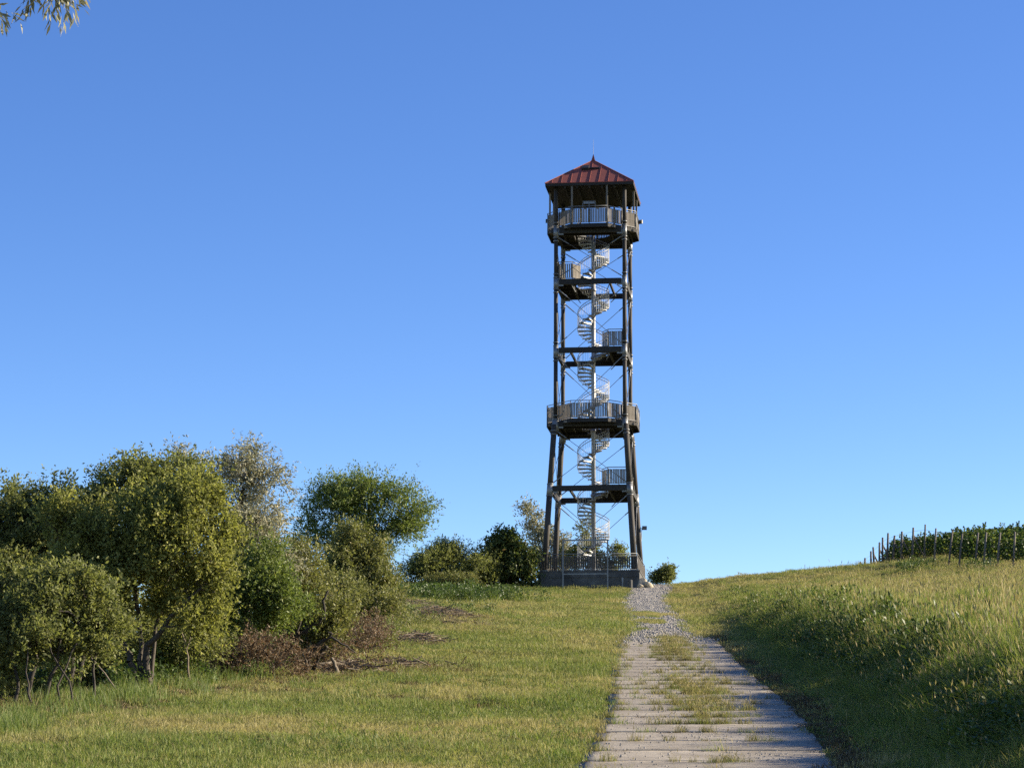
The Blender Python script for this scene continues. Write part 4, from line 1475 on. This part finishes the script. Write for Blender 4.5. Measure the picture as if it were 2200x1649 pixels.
plant('mound_shrub', 'low green-grey scrub on the brush mound beside the thicket end', 'shrub', 100,
      [([(870, 0), (872, 1340), (875, 1325)], .02, .01), ([(900, 0, 2), (902, 1335, 2), (905, 1325, 2)], .02, .01)],
      [(870, 1335, 34, 24, 0, .6), (905, 1340, 28, 18, 2, .6), (845, 1360, 30, 24, -3, .6), (930, 1345, 20, 12, 4, .5)], 170, 'leaf_olive', 'twig', seed=81,
      shoots=3, per=9, shoot_len=.4, leaf=(.08, .03), spread=.08, up=.5)


# ================================================================== THE VINEYARD ON THE RIGHT
VP = [  # foot px, top px, depth : row-end and line posts, from the far left to the near right
    (1854, 1856, 196, 0), (1863, 1866, 194, 1), (1878, 1879, 192, 0), (1886, 1884, 190, 1), (1896, 1898, 188, 1), (1903, 1905, 186, 1),
    (1913, 1917, 184, 0), (1925, 1931, 182, 1), (1944, 1947, 180, 1), (1968, 1972, 177, 1), (1994, 1998, 175, 0), (2015, 2021, 170, 0),
    (2045, 2057, 163, 0), (2068, 2078, 160, 0), (2103, 2112, 156, 0), (2121, 2130, 152, 0), (2150, 2160, 148, 0), (2186, 2192, 145, 0)]
ORD = ['first', 'second', 'third', 'fourth', 'fifth', 'sixth', 'seventh', 'eighth', 'ninth', 'tenth', 'eleventh', 'twelfth', 'thirteenth',
       'fourteenth', 'fifteenth', 'sixteenth', 'seventeenth', 'eighteenth']
VDIR = unit(np.array([[0.93, 0.37, 0]]))[0]
VROWS = []
for i, (fx, tx, D_, brace) in enumerate(VP):
    x0 = (fx - CX) / F_PX * D_
    z0 = float(ground_z(x0, D_))
    root = empty('vineyard_post', (x0, D_, z0))
    tag(root, '%s grey wooden vineyard post counted from the left end%s' % (ORD[i], ', propped by a slanting brace' if brace else ''), 'post', 'posts at the edge of the vineyard')
    h = 2.05 + random.uniform(-.12, .15) + (.25 if i in (6, 10) else 0)
    lean = (tx - fx) / F_PX * D_
    r_ = .075 if i < 10 else .06
    MB().tube([(0, 0, -.3), (lean * .5, 0, h * .5), (lean, 0, h)], [r_, r_ * .95, r_ * .85], 8).build('pole', M['vpost'], root, True)
    if brace:
        MB().tube([(lean * .75, .02, h * .78), (lean + .95, .35, -.15)], r_ * .75, 6).build('brace', M['vpost'], root, True)
    VROWS.append((np.array((x0, D_, z0)), lean, h))


def vine_mesh(seed):
    r = np.random.default_rng(seed)
    n = 620
    t = r.random(n)
    zz = .55 + 1.15 * r.random(n) ** .8
    C = np.stack([r.uniform(-.62, .62, n), r.normal(0, .20, n) * (1 - .2 * (zz > 1.7)), zz], 1)
    for q in range(3):          # loose shoots above the top wire
        k = slice(q * 16, q * 16 + 16)
        x0, a = r.uniform(-.5, .5), r.uniform(-.5, .5)
        tt = np.linspace(0, 1, 16)
        C[k] = np.stack([x0 + a * tt * .5, r.normal(0, .05, 16), 1.65 + tt * r.uniform(.15, .5)], 1)
    Dr = unit(r.standard_normal((n, 3)) * .7 + np.array((0, -.2, -.5)))
    s_ = r.uniform(.10, .17, n)
    V, Q, tn = leaves_mesh(C, Dr, s_, s_ * .95, r, .6)
    return np_mesh('foliage', V, Q, tone=tn)


vine_fol = [vine_mesh(200 + k) for k in range(4)]
vine_tr = [MB().tube([(0, 0, -.15), (.04 * s_, .02, .3), (-.03 * s_, 0, .6), (.02, 0, .85)], [.035, .028, .026, .02], 6).mesh('trunk', True) for s_ in (1, -1)]
nv_ = 0
for i, (p, lean, h) in enumerate(VROWS):
    start = 1.5 if i < 5 else .95
    for j in range(9):
        q = p + VDIR * (start + j * 1.15)
        px, py, _ = project(q)
        if px > 2245 or (px < 1895):
            continue
        gz = float(ground_z(q[0], q[1]))
        root = empty('grapevine', (q[0], q[1], gz), math.atan2(VDIR[1], VDIR[0]) + random.uniform(-.05, .05))
        tag(root, '%s dark green grapevine of the row behind the %s vineyard post from the left' % (ORD[j], ORD[i]), 'grapevine', 'grapevines in the vineyard rows')
        s_ = random.uniform(.78, 1.06)
        root.scale = (1, 1, s_)
        link('trunk', vine_tr[(i + j) % 2], M['barkd'], root)
        link('foliage', vine_fol[(i * 3 + j) % 4], M['leaf_vine'], root, None, (0, 0, math.pi * ((i + j) % 2)))
        nv_ += 1
# trellis wires between neighbouring end posts
for hh in (1.9, 1.62):
    for i in range(0, 12):
        p, l0, h0 = VROWS[i]
        q, l1, h1 = VROWS[i + 1]
        o = MB().tube([p * 0 + (l0 * hh / h0, 0, hh), q - p + (l1 * hh / h1, 0, hh)], .006, 4).build('trellis_wire', M['rod'], None, False, tuple(p))
        tag(o, '%s thin trellis wire between the %s and %s vineyard posts from the left' % ('upper' if hh > 1.8 else 'lower', ORD[i], ORD[i + 1]), 'wire', 'trellis wires')


# ================================================================== GRASS AND GROUND COVER
def blades(n, rad, h0, h1, wid, bend, seed, tone=(0, 1), stalk=0, lean=.25, seedhead=False):
    r = np.random.default_rng(seed)
    rr, th = rad * np.sqrt(r.random(n)), r.random(n) * 2 * math.pi
    B = np.stack([rr * np.cos(th), rr * np.sin(th), np.full(n, -.02)], 1)
    h = h0 + (h1 - h0) * r.random(n) ** 1.2
    a = r.random(n) * 2 * math.pi
    dirh = np.stack([np.cos(a), np.sin(a), np.zeros(n)], 1)
    sa = r.random(n) * math.pi
    side = np.stack([np.cos(sa), np.sin(sa), np.zeros(n)], 1)
    ln = (lean * r.random(n))[:, None]
    bd = (bend * r.uniform(.2, 1, n))[:, None]
    upv = np.array((0, 0, 1.0))
    H = h[:, None]
    mid = B + upv * H * .55 + dirh * H * (ln * .5 + bd * .18)
    tip = B + upv * H * (1 - .35 * bd) + dirh * H * (ln + bd * .75)
    w = (wid * r.uniform(.7, 1.2, n))[:, None] * .5
    V = np.stack([B - side * w, B + side * w, mid + side * w * .85, mid - side * w * .85, tip], 1).reshape(-1, 3)
    o = np.arange(n)[:, None] * 5
    Q = o + np.array([[0, 1, 2, 3]])
    T = o + np.array([[3, 2, 4]])
    tn = np.repeat(tone[0] + (tone[1] - tone[0]) * r.random(n), 5)
    return V, Q, T, tn


def join(parts):
    V, Q, T, tn, b = [], [], [], [], 0
    for v, q, t, n in parts:
        V.append(v)
        Q.append(q + b)
        if t is not None and len(t):
            T.append(t + b)
        tn.append(n)
        b += len(v)
    return np.concatenate(V), np.concatenate(Q), (np.concatenate(T) if T else None), np.concatenate(tn)


def proto(coll, name, mats, parts):
    """parts: list of (V, Q, T, tone, material index)"""
    V, Q, T, tn = join([p[:4] for p in parts])
    me = np_mesh(name, V, Q, T, tn)
    for m in mats:
        me.materials.append(m)
    if len(mats) > 1:
        idx = np.concatenate([np.full(len(p[1]), p[4], np.int32) for p in parts] + [np.full(len(p[2]) if p[2] is not None else 0, p[4], np.int32) for p in parts])
        me.polygons.foreach_set('material_index', idx)
    o = bpy.data.objects.new(name, me)
    coll.objects.link(o)
    return o


def stalks(n, rad, h0, h1, seed):
    """straw stems with narrow seed heads"""
    r = np.random.default_rng(seed)
    V, Q, T, tn = blades(n, rad, h0, h1, .006, .12, seed, (.3, 1), lean=.22)
    V = V.reshape(n, 5, 3)
    tip = V[:, 4]
    d = unit(tip - (V[:, 2] + V[:, 3]) / 2)
    L_ = r.uniform(.06, .13, n)
    v2, q2, t2 = leaves_mesh(tip - d * .01, d, L_, L_ * .22, r, 0)
    return join([(V.reshape(-1, 3), Q, T, tn), (v2, q2, None, t2)])


def weedy(n, rad, h, leaf, seed):
    r = np.random.default_rng(seed)
    C = np.stack([r.normal(0, rad * .5, n), r.normal(0, rad * .5, n), h * r.random(n) ** .7], 1)
    dr = unit(C * np.array((1, 1, 0)) + r.standard_normal((n, 3)) * .25 + np.array((0, 0, .05)))
    L_ = leaf * r.uniform(.6, 1.3, n)
    V, Q, t = leaves_mesh(C, dr, L_, L_ * .5, r, 1.2)
    return V, Q, None, t


PC = {}
for nm in ('joint', 'short', 'lush', 'mid', 'tall', 'weed', 'mat', 'stones', 'dryt'):
    PC[nm] = bpy.data.collections.new('proto_' + nm)
for k in range(5):
    a = blades(95, .27, .035, .125, .009, .9, 300 + k)
    proto(PC['short'], 'short_%d' % k, [M['grass']], [a + (0,)])
    a = blades(80, .24, .06, .19, .009, .8, 320 + k)
    proto(PC['lush'], 'lush_%d' % k, [M['lush']], [a + (0,)])
    a = blades(70, .22, .12, .34, .009, .7, 340 + k)
    b = blades(14, .22, .15, .36, .007, .5, 345 + k, (.3, 1))
    proto(PC['mid'], 'mid_%d' % k, [M['tall'], M['straw']], [a + (0,), b + (1,)])
    a = blades(60, .17, .10, .32, .010, .8, 350 + k)
    b = stalks(2, .1, .25, .5, 355 + k)
    proto(PC['joint'], 'joint_%d' % k, [M['joint'], M['straw']], [a + (0,), b + (1,)])
    a = blades(75, .22, .30, .75, .011, .75, 360 + k)
    b = stalks(2, .2, .45, .95, 365 + k)
    proto(PC['tall'], 'tall_%d' % k, [M['tall'], M['straw']], [a + (0,), b + (1,)])
    a = weedy(90, .30, .42, .085, 380 + k)
    b = blades(25, .25, .2, .5, .009, .6, 385 + k)
    proto(PC['weed'], 'weed_%d' % k, [M['weed'], M['tall']], [a + (0,), b + (1,)])
    a = blades(80, .24, .02, .09, .010, 2.2, 400 + k, lean=1.6)
    proto(PC['mat'], 'mat_%d' % k, [M['mat']], [a + (0,)])
    a = stalks(6, .25, .25, .62, 420 + k)
    b = blades(60, .25, .12, .38, .008, .8, 425 + k)
    proto(PC['dryt'], 'dryt_%d' % k, [M['straw'], M['tall']], [a + (0,), b + (1,)])
    me = rock_mesh(500 + k, 1)
    me.materials.append(M['stone'])
    o = bpy.data.objects.new('stone_%d' % k, me)
    PC['stones'].objects.link(o)


def scatter(name, coll, P, rot, scl, label, cat, parent=None, kind='stuff'):
    """one ground-cover object: tufts instanced on points"""
    P = np.asarray(P, np.float32)
    me = bpy.data.meshes.new(name)
    me.vertices.add(len(P))
    me.vertices.foreach_set('co', P.ravel())
    a = me.attributes.new('rot', 'FLOAT_VECTOR', 'POINT')
    a.data.foreach_set('vector', np.asarray(rot, np.float32).ravel())
    a = me.attributes.new('scl', 'FLOAT_VECTOR', 'POINT')
    a.data.foreach_set('vector', np.asarray(scl, np.float32).ravel())
    a = me.attributes.new('pick', 'INT', 'POINT')
    a.data.foreach_set('value', rng.integers(0, 5, len(P)).astype(np.int32))
    me.update()
    o = link(name, me, None, parent)
    tag(o, label, cat, kind=kind)
    ng = bpy.data.node_groups.new(name + '_nodes', 'GeometryNodeTree')
    ng.interface.new_socket('Geometry', in_out='INPUT', socket_type='NodeSocketGeometry')
    ng.interface.new_socket('Geometry', in_out='OUTPUT', socket_type='NodeSocketGeometry')
    N, Lk = ng.nodes, ng.links
    gi, go = N.new('NodeGroupInput'), N.new('NodeGroupOutput')
    ci = N.new('GeometryNodeCollectionInfo')
    ci.inputs['Collection'].default_value = coll
    ci.inputs['Separate Children'].default_value = True
    ci.inputs['Reset Children'].default_value = True
    ip = N.new('GeometryNodeInstanceOnPoints')
    ip.inputs['Pick Instance'].default_value = True

    def named(nm, ty):
        q = N.new('GeometryNodeInputNamedAttribute')
        q.data_type = ty
        q.inputs['Name'].default_value = nm
        return [s for s in q.outputs if s.enabled and s.name == 'Attribute'][0]
    Lk.new(gi.outputs[0], ip.inputs['Points'])
    Lk.new(ci.outputs[0], ip.inputs['Instance'])
    Lk.new(named('pick', 'INT'), ip.inputs['Instance Index'])
    e2r = N.new('FunctionNodeEulerToRotation')
    Lk.new(named('rot', 'FLOAT_VECTOR'), e2r.inputs[0])
    Lk.new(e2r.outputs[0], ip.inputs['Rotation'])
    Lk.new(named('scl', 'FLOAT_VECTOR'), ip.inputs['Scale'])
    Lk.new(ip.outputs[0], go.inputs[0])
    md = o.modifiers.new('scatter', 'NODES')
    md.node_group = ng
    return o


def field(n, x0, x1, d0, d1, near_bias=1.0):
    """random ground points inside the camera's wedge (with a margin)"""
    u = rng.random(n)
    D_ = d0 * (d1 / d0) ** u if near_bias else d0 + (d1 - d0) * u
    x = rng.uniform(-1.35, 1.30, n) * D_ * 1100 / F_PX
    return x, D_


def finish(x, D_, smin, smax, zoff=0.0, tiltmax=.15, zs=None):
    n = len(x)
    P = np.stack([x, D_, ground_z(x, D_) + zoff], 1)
    rot = np.stack([rng.normal(0, tiltmax, n), rng.normal(0, tiltmax, n), rng.random(n) * 6.283], 1)
    s_ = rng.uniform(smin, smax, n)
    sz = s_ if zs is None else s_ * zs
    return P, rot, np.stack([s_, s_, sz], 1)


def clear_of_tower(x, D_):
    c, s_ = math.cos(TH), math.sin(TH)
    dx, dy = x - TC[0], D_ - TD
    lx, ly = dx * c - dy * s_, dx * s_ + dy * c
    return ~((np.abs(lx) < 3.3) & (np.abs(ly) < 3.3))


# short meadow grass (left meadow, mown crest, verges)
x, D_ = field(85000, 0, 0, 29, 192)
s_ = x - path_x(D_)
keep = (s_ > edge_s(D_) - 1.5) & (np.abs(s_) > np.where(D_ < PATH_END, 1.66, gravel_half(np.clip(D_, 80, 300)) * .97)) & clear_of_tower(x, D_)
keep &= rng.random(len(x)) > soil_mask(x, D_) * .9
keep &= ((s_ < 2.6) | (D_ > 100)) & ~((s_ > 0) & (s_ < 2.25) & (D_ < 95) & (rng.random(len(x)) < .7))
x, D_ = x[keep], D_[keep]
far = np.clip(D_ / 60, .85, 1.8)
P, rot, scl = finish(x, D_, .75, 1.25)
scl[:, :2] *= far[:, None]
scl[:, 2] *= np.clip(far, .9, 1.15) * (.55 + 1.3 * vnoise(x, D_, .5, 12) * vnoise(x, D_, 1.7, 13) * 1.5)
scatter('meadow_grass', PC['short'], P, rot, scl, 'short mown meadow grass, green with straw-coloured patches', 'grass')

# lusher green along the thicket edge, the path edges and in patches
x, D_ = field(26000, 0, 0, 29, 150)
s_ = x - path_x(D_)
e = edge_s(D_)
m1 = np.exp(-((s_ - e - .6) / 1.1) ** 2) * (D_ < 120)
m2 = .55 * (vnoise(x, D_, .30, 14) > .60) * (s_ < -1.8)
m3 = .9 * np.exp(-((s_ + 1.95) / .35) ** 2) * (D_ < 130)
m4 = .95 * ((s_ > 2.3) & (s_ < 3.2))
keep = (rng.random(len(x)) < np.maximum(np.maximum(m1, m2), np.maximum(m3, m4))) & (rng.random(len(x)) > soil_mask(x, D_) * .9) & (s_ > e - 1.2) & (np.abs(s_) > 1.72) & clear_of_tower(x, D_)
x, D_, s_ = x[keep], D_[keep], s_[keep]
P, rot, scl = finish(x, D_, .7, 1.25)
scl[:, 2] *= np.where(np.abs(s_ - edge_s(D_) - .4) < 1.2, 2.2, .8)
scatter('verge_grass', PC['lush'], P, rot, scl, 'lush green grass along the thicket and the path edges', 'grass')

# uneven longer tufts and weeds scattered over the meadow
x, D_ = field(9000, 0, 0, 30, 150)
s_ = x - path_x(D_)
nz = vnoise(x, D_, .45, 51) * .6 + vnoise(x, D_, 1.6, 52) * .4
keep = (s_ < -1.9) & (s_ > edge_s(D_) + .3) & (nz > .58) & clear_of_tower(x, D_)
P, rot, scl = finish(x[keep], D_[keep], .6, 1.1)
scl[:, 2] *= .55
scatter('meadow_tufts', PC['mid'], P, rot, scl, 'longer uneven grass tufts scattered over the meadow', 'grass')

# ground plants at the thicket foot and on the hump left of the tower
x, D_ = field(9000, 0, 0, 40, 175)
s_ = x - path_x(D_)
e = edge_s(D_)
px, py, _ = project(np.stack([x, D_, ground_z(x, D_)], 1))
m1 = np.exp(-((s_ - e + .2) / .8) ** 2) * (D_ < 125) * .8
hump = (np.exp(-((px - 965) / 75) ** 2 - ((D_ - 151) / 3.0) ** 2) + .7 * np.exp(-((px - 1010) / 55) ** 2 - ((D_ - 124) / 4.5) ** 2) + .6 * np.exp(-((px - 900) / 40) ** 2 - ((D_ - 108) / 6.0) ** 2))
keep = rng.random(len(x)) < np.maximum(m1 * (D_ > 52), np.clip(hump * 1.3, 0, 1))
P, rot, scl = finish(x[keep], D_[keep], .7, 1.15)
scatter('edge_plants', PC['weed'], P, rot, scl, 'leafy green plants along the thicket foot and on the hump', 'plants')
x = rng.normal(0, 1, 420)
D_ = 151 + rng.normal(0, 2.2, 420)
x = (965 + x * 62 - CX) / F_PX * D_
P, rot, scl = finish(x, D_, .9, 1.5)
scl[:, 2] *= 1.3
scatter('hump_plants', PC['weed'], P, rot, scl, 'low dark green herb patch on the hump left of the tower', 'plants')

# rank undergrowth on the falling ground behind the thicket
n = 3200
D_ = rng.uniform(46, 95, n)
x = path_x(D_) + edge_s(D_) - rng.uniform(.2, 11, n)
x, D_ = x[D_ > 55], D_[D_ > 55]
P, rot, scl = finish(x, D_, .8, 1.2)
scl[:, 2] *= 1.5
scatter('undergrowth', PC['weed'], P, rot, scl, 'dark rank undergrowth on the falling ground under the thicket', 'undergrowth')

# tall grass on the right-hand bank
x, D_ = field(60000, 0, 0, 30, 172)
s_ = x - path_x(D_)
top = 5.0
dens = sstep(2.7, 3.6, s_) * (1 - .93 * sstep(9.5, 13, s_)) * (1 - sstep(112, 150, D_) * sstep(2.6, 3.4, 7 - s_) * .9)
dens = np.where(D_ > 95, dens * (1 - sstep(6.0, 9.0, s_ - (D_ - 95) * -.02)), dens) * (1 - .85 * sstep(135, 160, D_))
clumpy = .35 + .65 * (vnoise(x, D_, .7, 20) > .36)
keep = (rng.random(len(x)) < dens * clumpy * .9)
x, D_, s_ = x[keep], D_[keep], s_[keep]
sel = rng.random(len(x))
nz = vnoise(x, D_, .35, 22)
isw = (sel < .42) & (nz > .42) & (s_ < 5.6) & (s_ > 3.2)
isd = ~isw & (sel > .97 - .10 * sstep(6, 9, s_) - .2 * sstep(75, 110, D_)) & (s_ > 4.2)
ist = ~isw & ~isd
hgt = (.45 + .95 * vnoise(x, D_, .9, 23)) * (.6 + .62 * sstep(2.8, 4.6, s_)) * (1 - .45 * sstep(85, 140, D_)) * (1 - .3 * sstep(5.5, 8, s_))
for msk, nm, cl, lab in ((ist, 'bank_grass', 'tall', 'tall green grass covering the bank right of the path'), (isd, 'bank_straw', 'dryt', 'dry seeding stems among the bank grass'),
                         (isw, 'bank_weeds', 'weed', 'dark leafy weeds growing in the bank right of the path')):
    P, rot, scl = finish(x[msk], D_[msk], .8, 1.2)
    scl[:, 2] *= hgt[msk] * (1.1 if cl == 'weed' else 1)
    scatter(nm, PC[cl], P, rot, scl, lab, 'grass' if cl != 'weed' else 'weeds')
# the foot of the bank: mid-height grass in the shade
x, D_ = field(26000, 0, 0, 29, 120)
s_ = x - path_x(D_)
keep = (s_ > 2.15) & (s_ < 4.2) & (rng.random(len(x)) < .9)
P, rot, scl = finish(x[keep], D_[keep], .7, 1.15)
scl[:, 2] *= .55 + .35 * sstep(2.0, 3.6, s_[keep])
scatter('bank_foot_grass', PC['mid'], P, rot, scl, 'mid-height shaded grass at the foot of the bank', 'grass')
# dry field in front of the vineyard
x, D_ = field(30000, 0, 0, 80, 215)
px, py, _ = project(np.stack([x, D_, ground_z(x, D_)], 1))
s_ = x - path_x(D_)
keep = (px > 1640) & (s_ > 6.5) & (D_ > 92) & (rng.random(len(x)) < sstep(1660, 2000, px) * .6 * (D_ < 178) + .2 * (px > 1850))
P, rot, scl = finish(x[keep], D_[keep], .8, 1.25)
scl[:, 2] *= .5 + .75 * sstep(1820, 2150, px[keep]) * vnoise(x[keep], D_[keep], .4, 31)
scatter('field_grass', PC['dryt'], P, rot, scl, 'dry straw-coloured grass in front of the vineyard', 'grass')
x, D_ = field(26000, 0, 0, 120, 185)
px, py, _ = project(np.stack([x, D_, ground_z(x, D_)], 1))
keep = ((np.exp(-((px - 1965) / 45) ** 2 - ((D_ - 160) / 6) ** 2) + np.exp(-((px - 2115) / 30) ** 2 - ((D_ - 142) / 5) ** 2)) > .35 + rng.random(len(x)) * 3.0)
P, rot, scl = finish(x[keep], D_[keep], .9, 1.5)
scl[:, 2] *= 1.35
scatter('field_weeds', PC['weed'], P, rot, scl, 'taller grey-green weeds before the vineyard posts', 'weeds')

# tufts in the slab joints along the middle, thicker where nobody drives
pts = []
for j in JOINTS:
    if j < 29:
        continue
    cen = .10 + .05 * math.sin(j)
    heavy = {True: 44, False: 20}[(42 < j < 60) or (j > 70)]
    heavy = 5 if j < 37 else heavy
    wid = .55 if (46 < j < 58) else .42
    for q in range(int(heavy * random.uniform(.6, 1.25))):
        pts.append((float(path_x(j)) + cen + random.gauss(0, wid), j + random.uniform(-.09, .07)))
    for q in range(random.randrange(2, 9)):
        pts.append((float(path_x(j)) - 1.58 + abs(random.gauss(0, .24)), j + random.uniform(-.07, .05)))
for q in range(430):
    dd = random.choice([random.uniform(44, 58), random.uniform(46, 55), random.uniform(72, 92), random.uniform(82, 93)])
    pts.append((float(path_x(dd)) + .12 + random.gauss(0, .26), dd))
pts += [(float(path_x(34.5)) + .15 + random.gauss(0, .13), 34.6 + random.gauss(0, .06)) for _ in range(12)]
pts = np.array(pts)
P = np.stack([pts[:, 0], pts[:, 1], path_z(pts[:, 1]) + .005], 1)
n = len(P)
rot = np.stack([rng.normal(0, .2, n), rng.normal(0, .2, n), rng.random(n) * 6.28], 1)
s_ = rng.uniform(.35, .75, n)
h3 = rng.random(n)
a_ = h3 < .5
b_ = a_ & (rng.random(n) < .45)
scatter('joint_straw', PC['dryt'], P[b_], rot[b_], np.stack([s_, s_, s_ * .65], 1)[b_], 'yellowed grass tufts standing in the slab joints', 'grass')
a_ = a_ & ~b_
scatter('joint_tufts', PC['joint'], P[a_], rot[a_], np.stack([s_, s_, s_ * 1.1], 1)[a_], 'grass tufts growing in the slab joints along the middle of the path', 'grass')
a_ = h3 >= .5
scatter('joint_litter', PC['mat'], P[a_], rot[a_] * .3, np.stack([s_ * 1.3, s_ * .9, s_ * .8], 1)[a_], 'dead grass caught in the slab joints', 'grass')

# matted dead grass along the right edge of the slabs and on the bare patches
x, D_ = field(26000, 0, 0, 29, 130)
s_ = x - path_x(D_)
m = 1.3 * np.exp(-((s_ - 1.95) / .3) ** 2) * (D_ < 95) * (.35 + .65 * (vnoise(x, D_, .8, 33) > .4))
m = np.maximum(m, .55 * soil_mask(x, D_) * (s_ < -2))
keep = rng.random(len(x)) < m
P, rot, scl = finish(x[keep], D_[keep], .7, 1.2, .02)
scl[:, 2] *= 1.5
scatter('dead_grass', PC['mat'], P, rot, scl, 'matted brown dead grass along the right edge of the slabs', 'grass')

# grit and crumbs on the slabs
n = 5200
D_ = rng.uniform(30, 75, n)
tt_ = rng.normal(0, 1, n)
x = path_x(D_) + np.clip(np.where(rng.random(n) < .5, .95 + .3 * tt_, -.1 + .75 * tt_), -1.5, 1.52)
kk = vnoise(x, D_, .8, 61) > .38
x, D_ = x[kk], D_[kk]
n = len(x)
s_ = rng.uniform(.006, .02, n)
scatter('path_grit', PC['stones'], np.stack([x, D_, path_z(D_) + .028], 1), rng.random((n, 3)) * 6.28, np.stack([s_, s_, s_ * .7], 1), None, None, path)

# loose stones on the gravel road
n = 9000
D_ = np.where(rng.random(n) < .07, PATH_END - np.abs(rng.normal(0, 2.5, n)), rng.uniform(PATH_END - .2, 185, n))
t = rng.uniform(-1, 1, n)
t = np.where(rng.random(n) < .12, t * 1.3, t)
x = path_x(D_) + t * gravel_half(D_) * 1.04
keepg = ~((vnoise(x, D_, .3, 41) > .5) & (D_ < 134) & (D_ > 104) & (t < .1) & (t > -.75))
x, D_ = x[keepg], D_[keepg]
n = len(x)
P = np.stack([x, D_, path_z(D_) + np.where(D_ < PATH_END, .03, -.02)], 1)
rot = rng.random((n, 3)) * 6.28
s_ = .018 + .05 * rng.random(n) ** 2.2
scatter('gravel_stones', PC['stones'], P, rot, np.stack([s_, s_ * .9, s_ * .7], 1), None, None, gravel)
# grass islands on the gravel
D_ = rng.uniform(PATH_END - 1, 145, 5000)
t = rng.uniform(-1.05, 1.05, 5000)
x = path_x(D_) + t * gravel_half(D_)
keepg = ((vnoise(x, D_, .3, 41) > .5) & (D_ < 134) & (D_ > 104) & (t < .1) & (t > -.75)) | ((np.abs(D_ - 127) < 1.2) & (t > .2) & (t < .8) & (rng.random(5000) < .4))
x, D_ = x[keepg], D_[keepg]
P, rot, scl = finish(x, D_, .7, 1.1, .05)
scatter('gravel_grass', PC['short'], P, rot, scl, 'sparse grass islands growing through the gravel road', 'grass')

# fallen twigs on the bare strip left of the meadow
tw = [MB().tube([(-.3, 0, 0), (-.1, .03, .02), (.1, -.02, .01), (.32, .02, .03)], [.012, .011, .009, .004], 5).mesh('fallen_twig') for _ in range(1)]
spots = [(700, 62), (735, 61.5), (770, 62.5), (800, 64), (840, 65), (870, 66), (905, 66.5), (690, 59.5), (640, 58.4), (780, 60.8), (930, 110), (960, 108), (985, 112), (1010, 104), (890, 92), (870, 86)]
for i, (px_, dd) in enumerate(spots):
    b = base_at(px_, dd)
    o = link('fallen_twig', tw[0], M['twig'], None, (b[0], b[1], b[2] + .03), (0, random.uniform(-.12, .05), random.uniform(0, 6.28)))
    k_ = random.uniform(.8, 2.0) * (1.3 if dd > 80 else 1)
    o.scale = (k_, k_, k_)
    tag(o, 'bare fallen twig lying on the litter strip at the thicket foot' if dd < 80 else 'bare fallen twig lying on the brush mound left of the tower', 'twig', 'fallen twigs on the litter strip' if dd < 80 else 'fallen twigs on the brush mound')
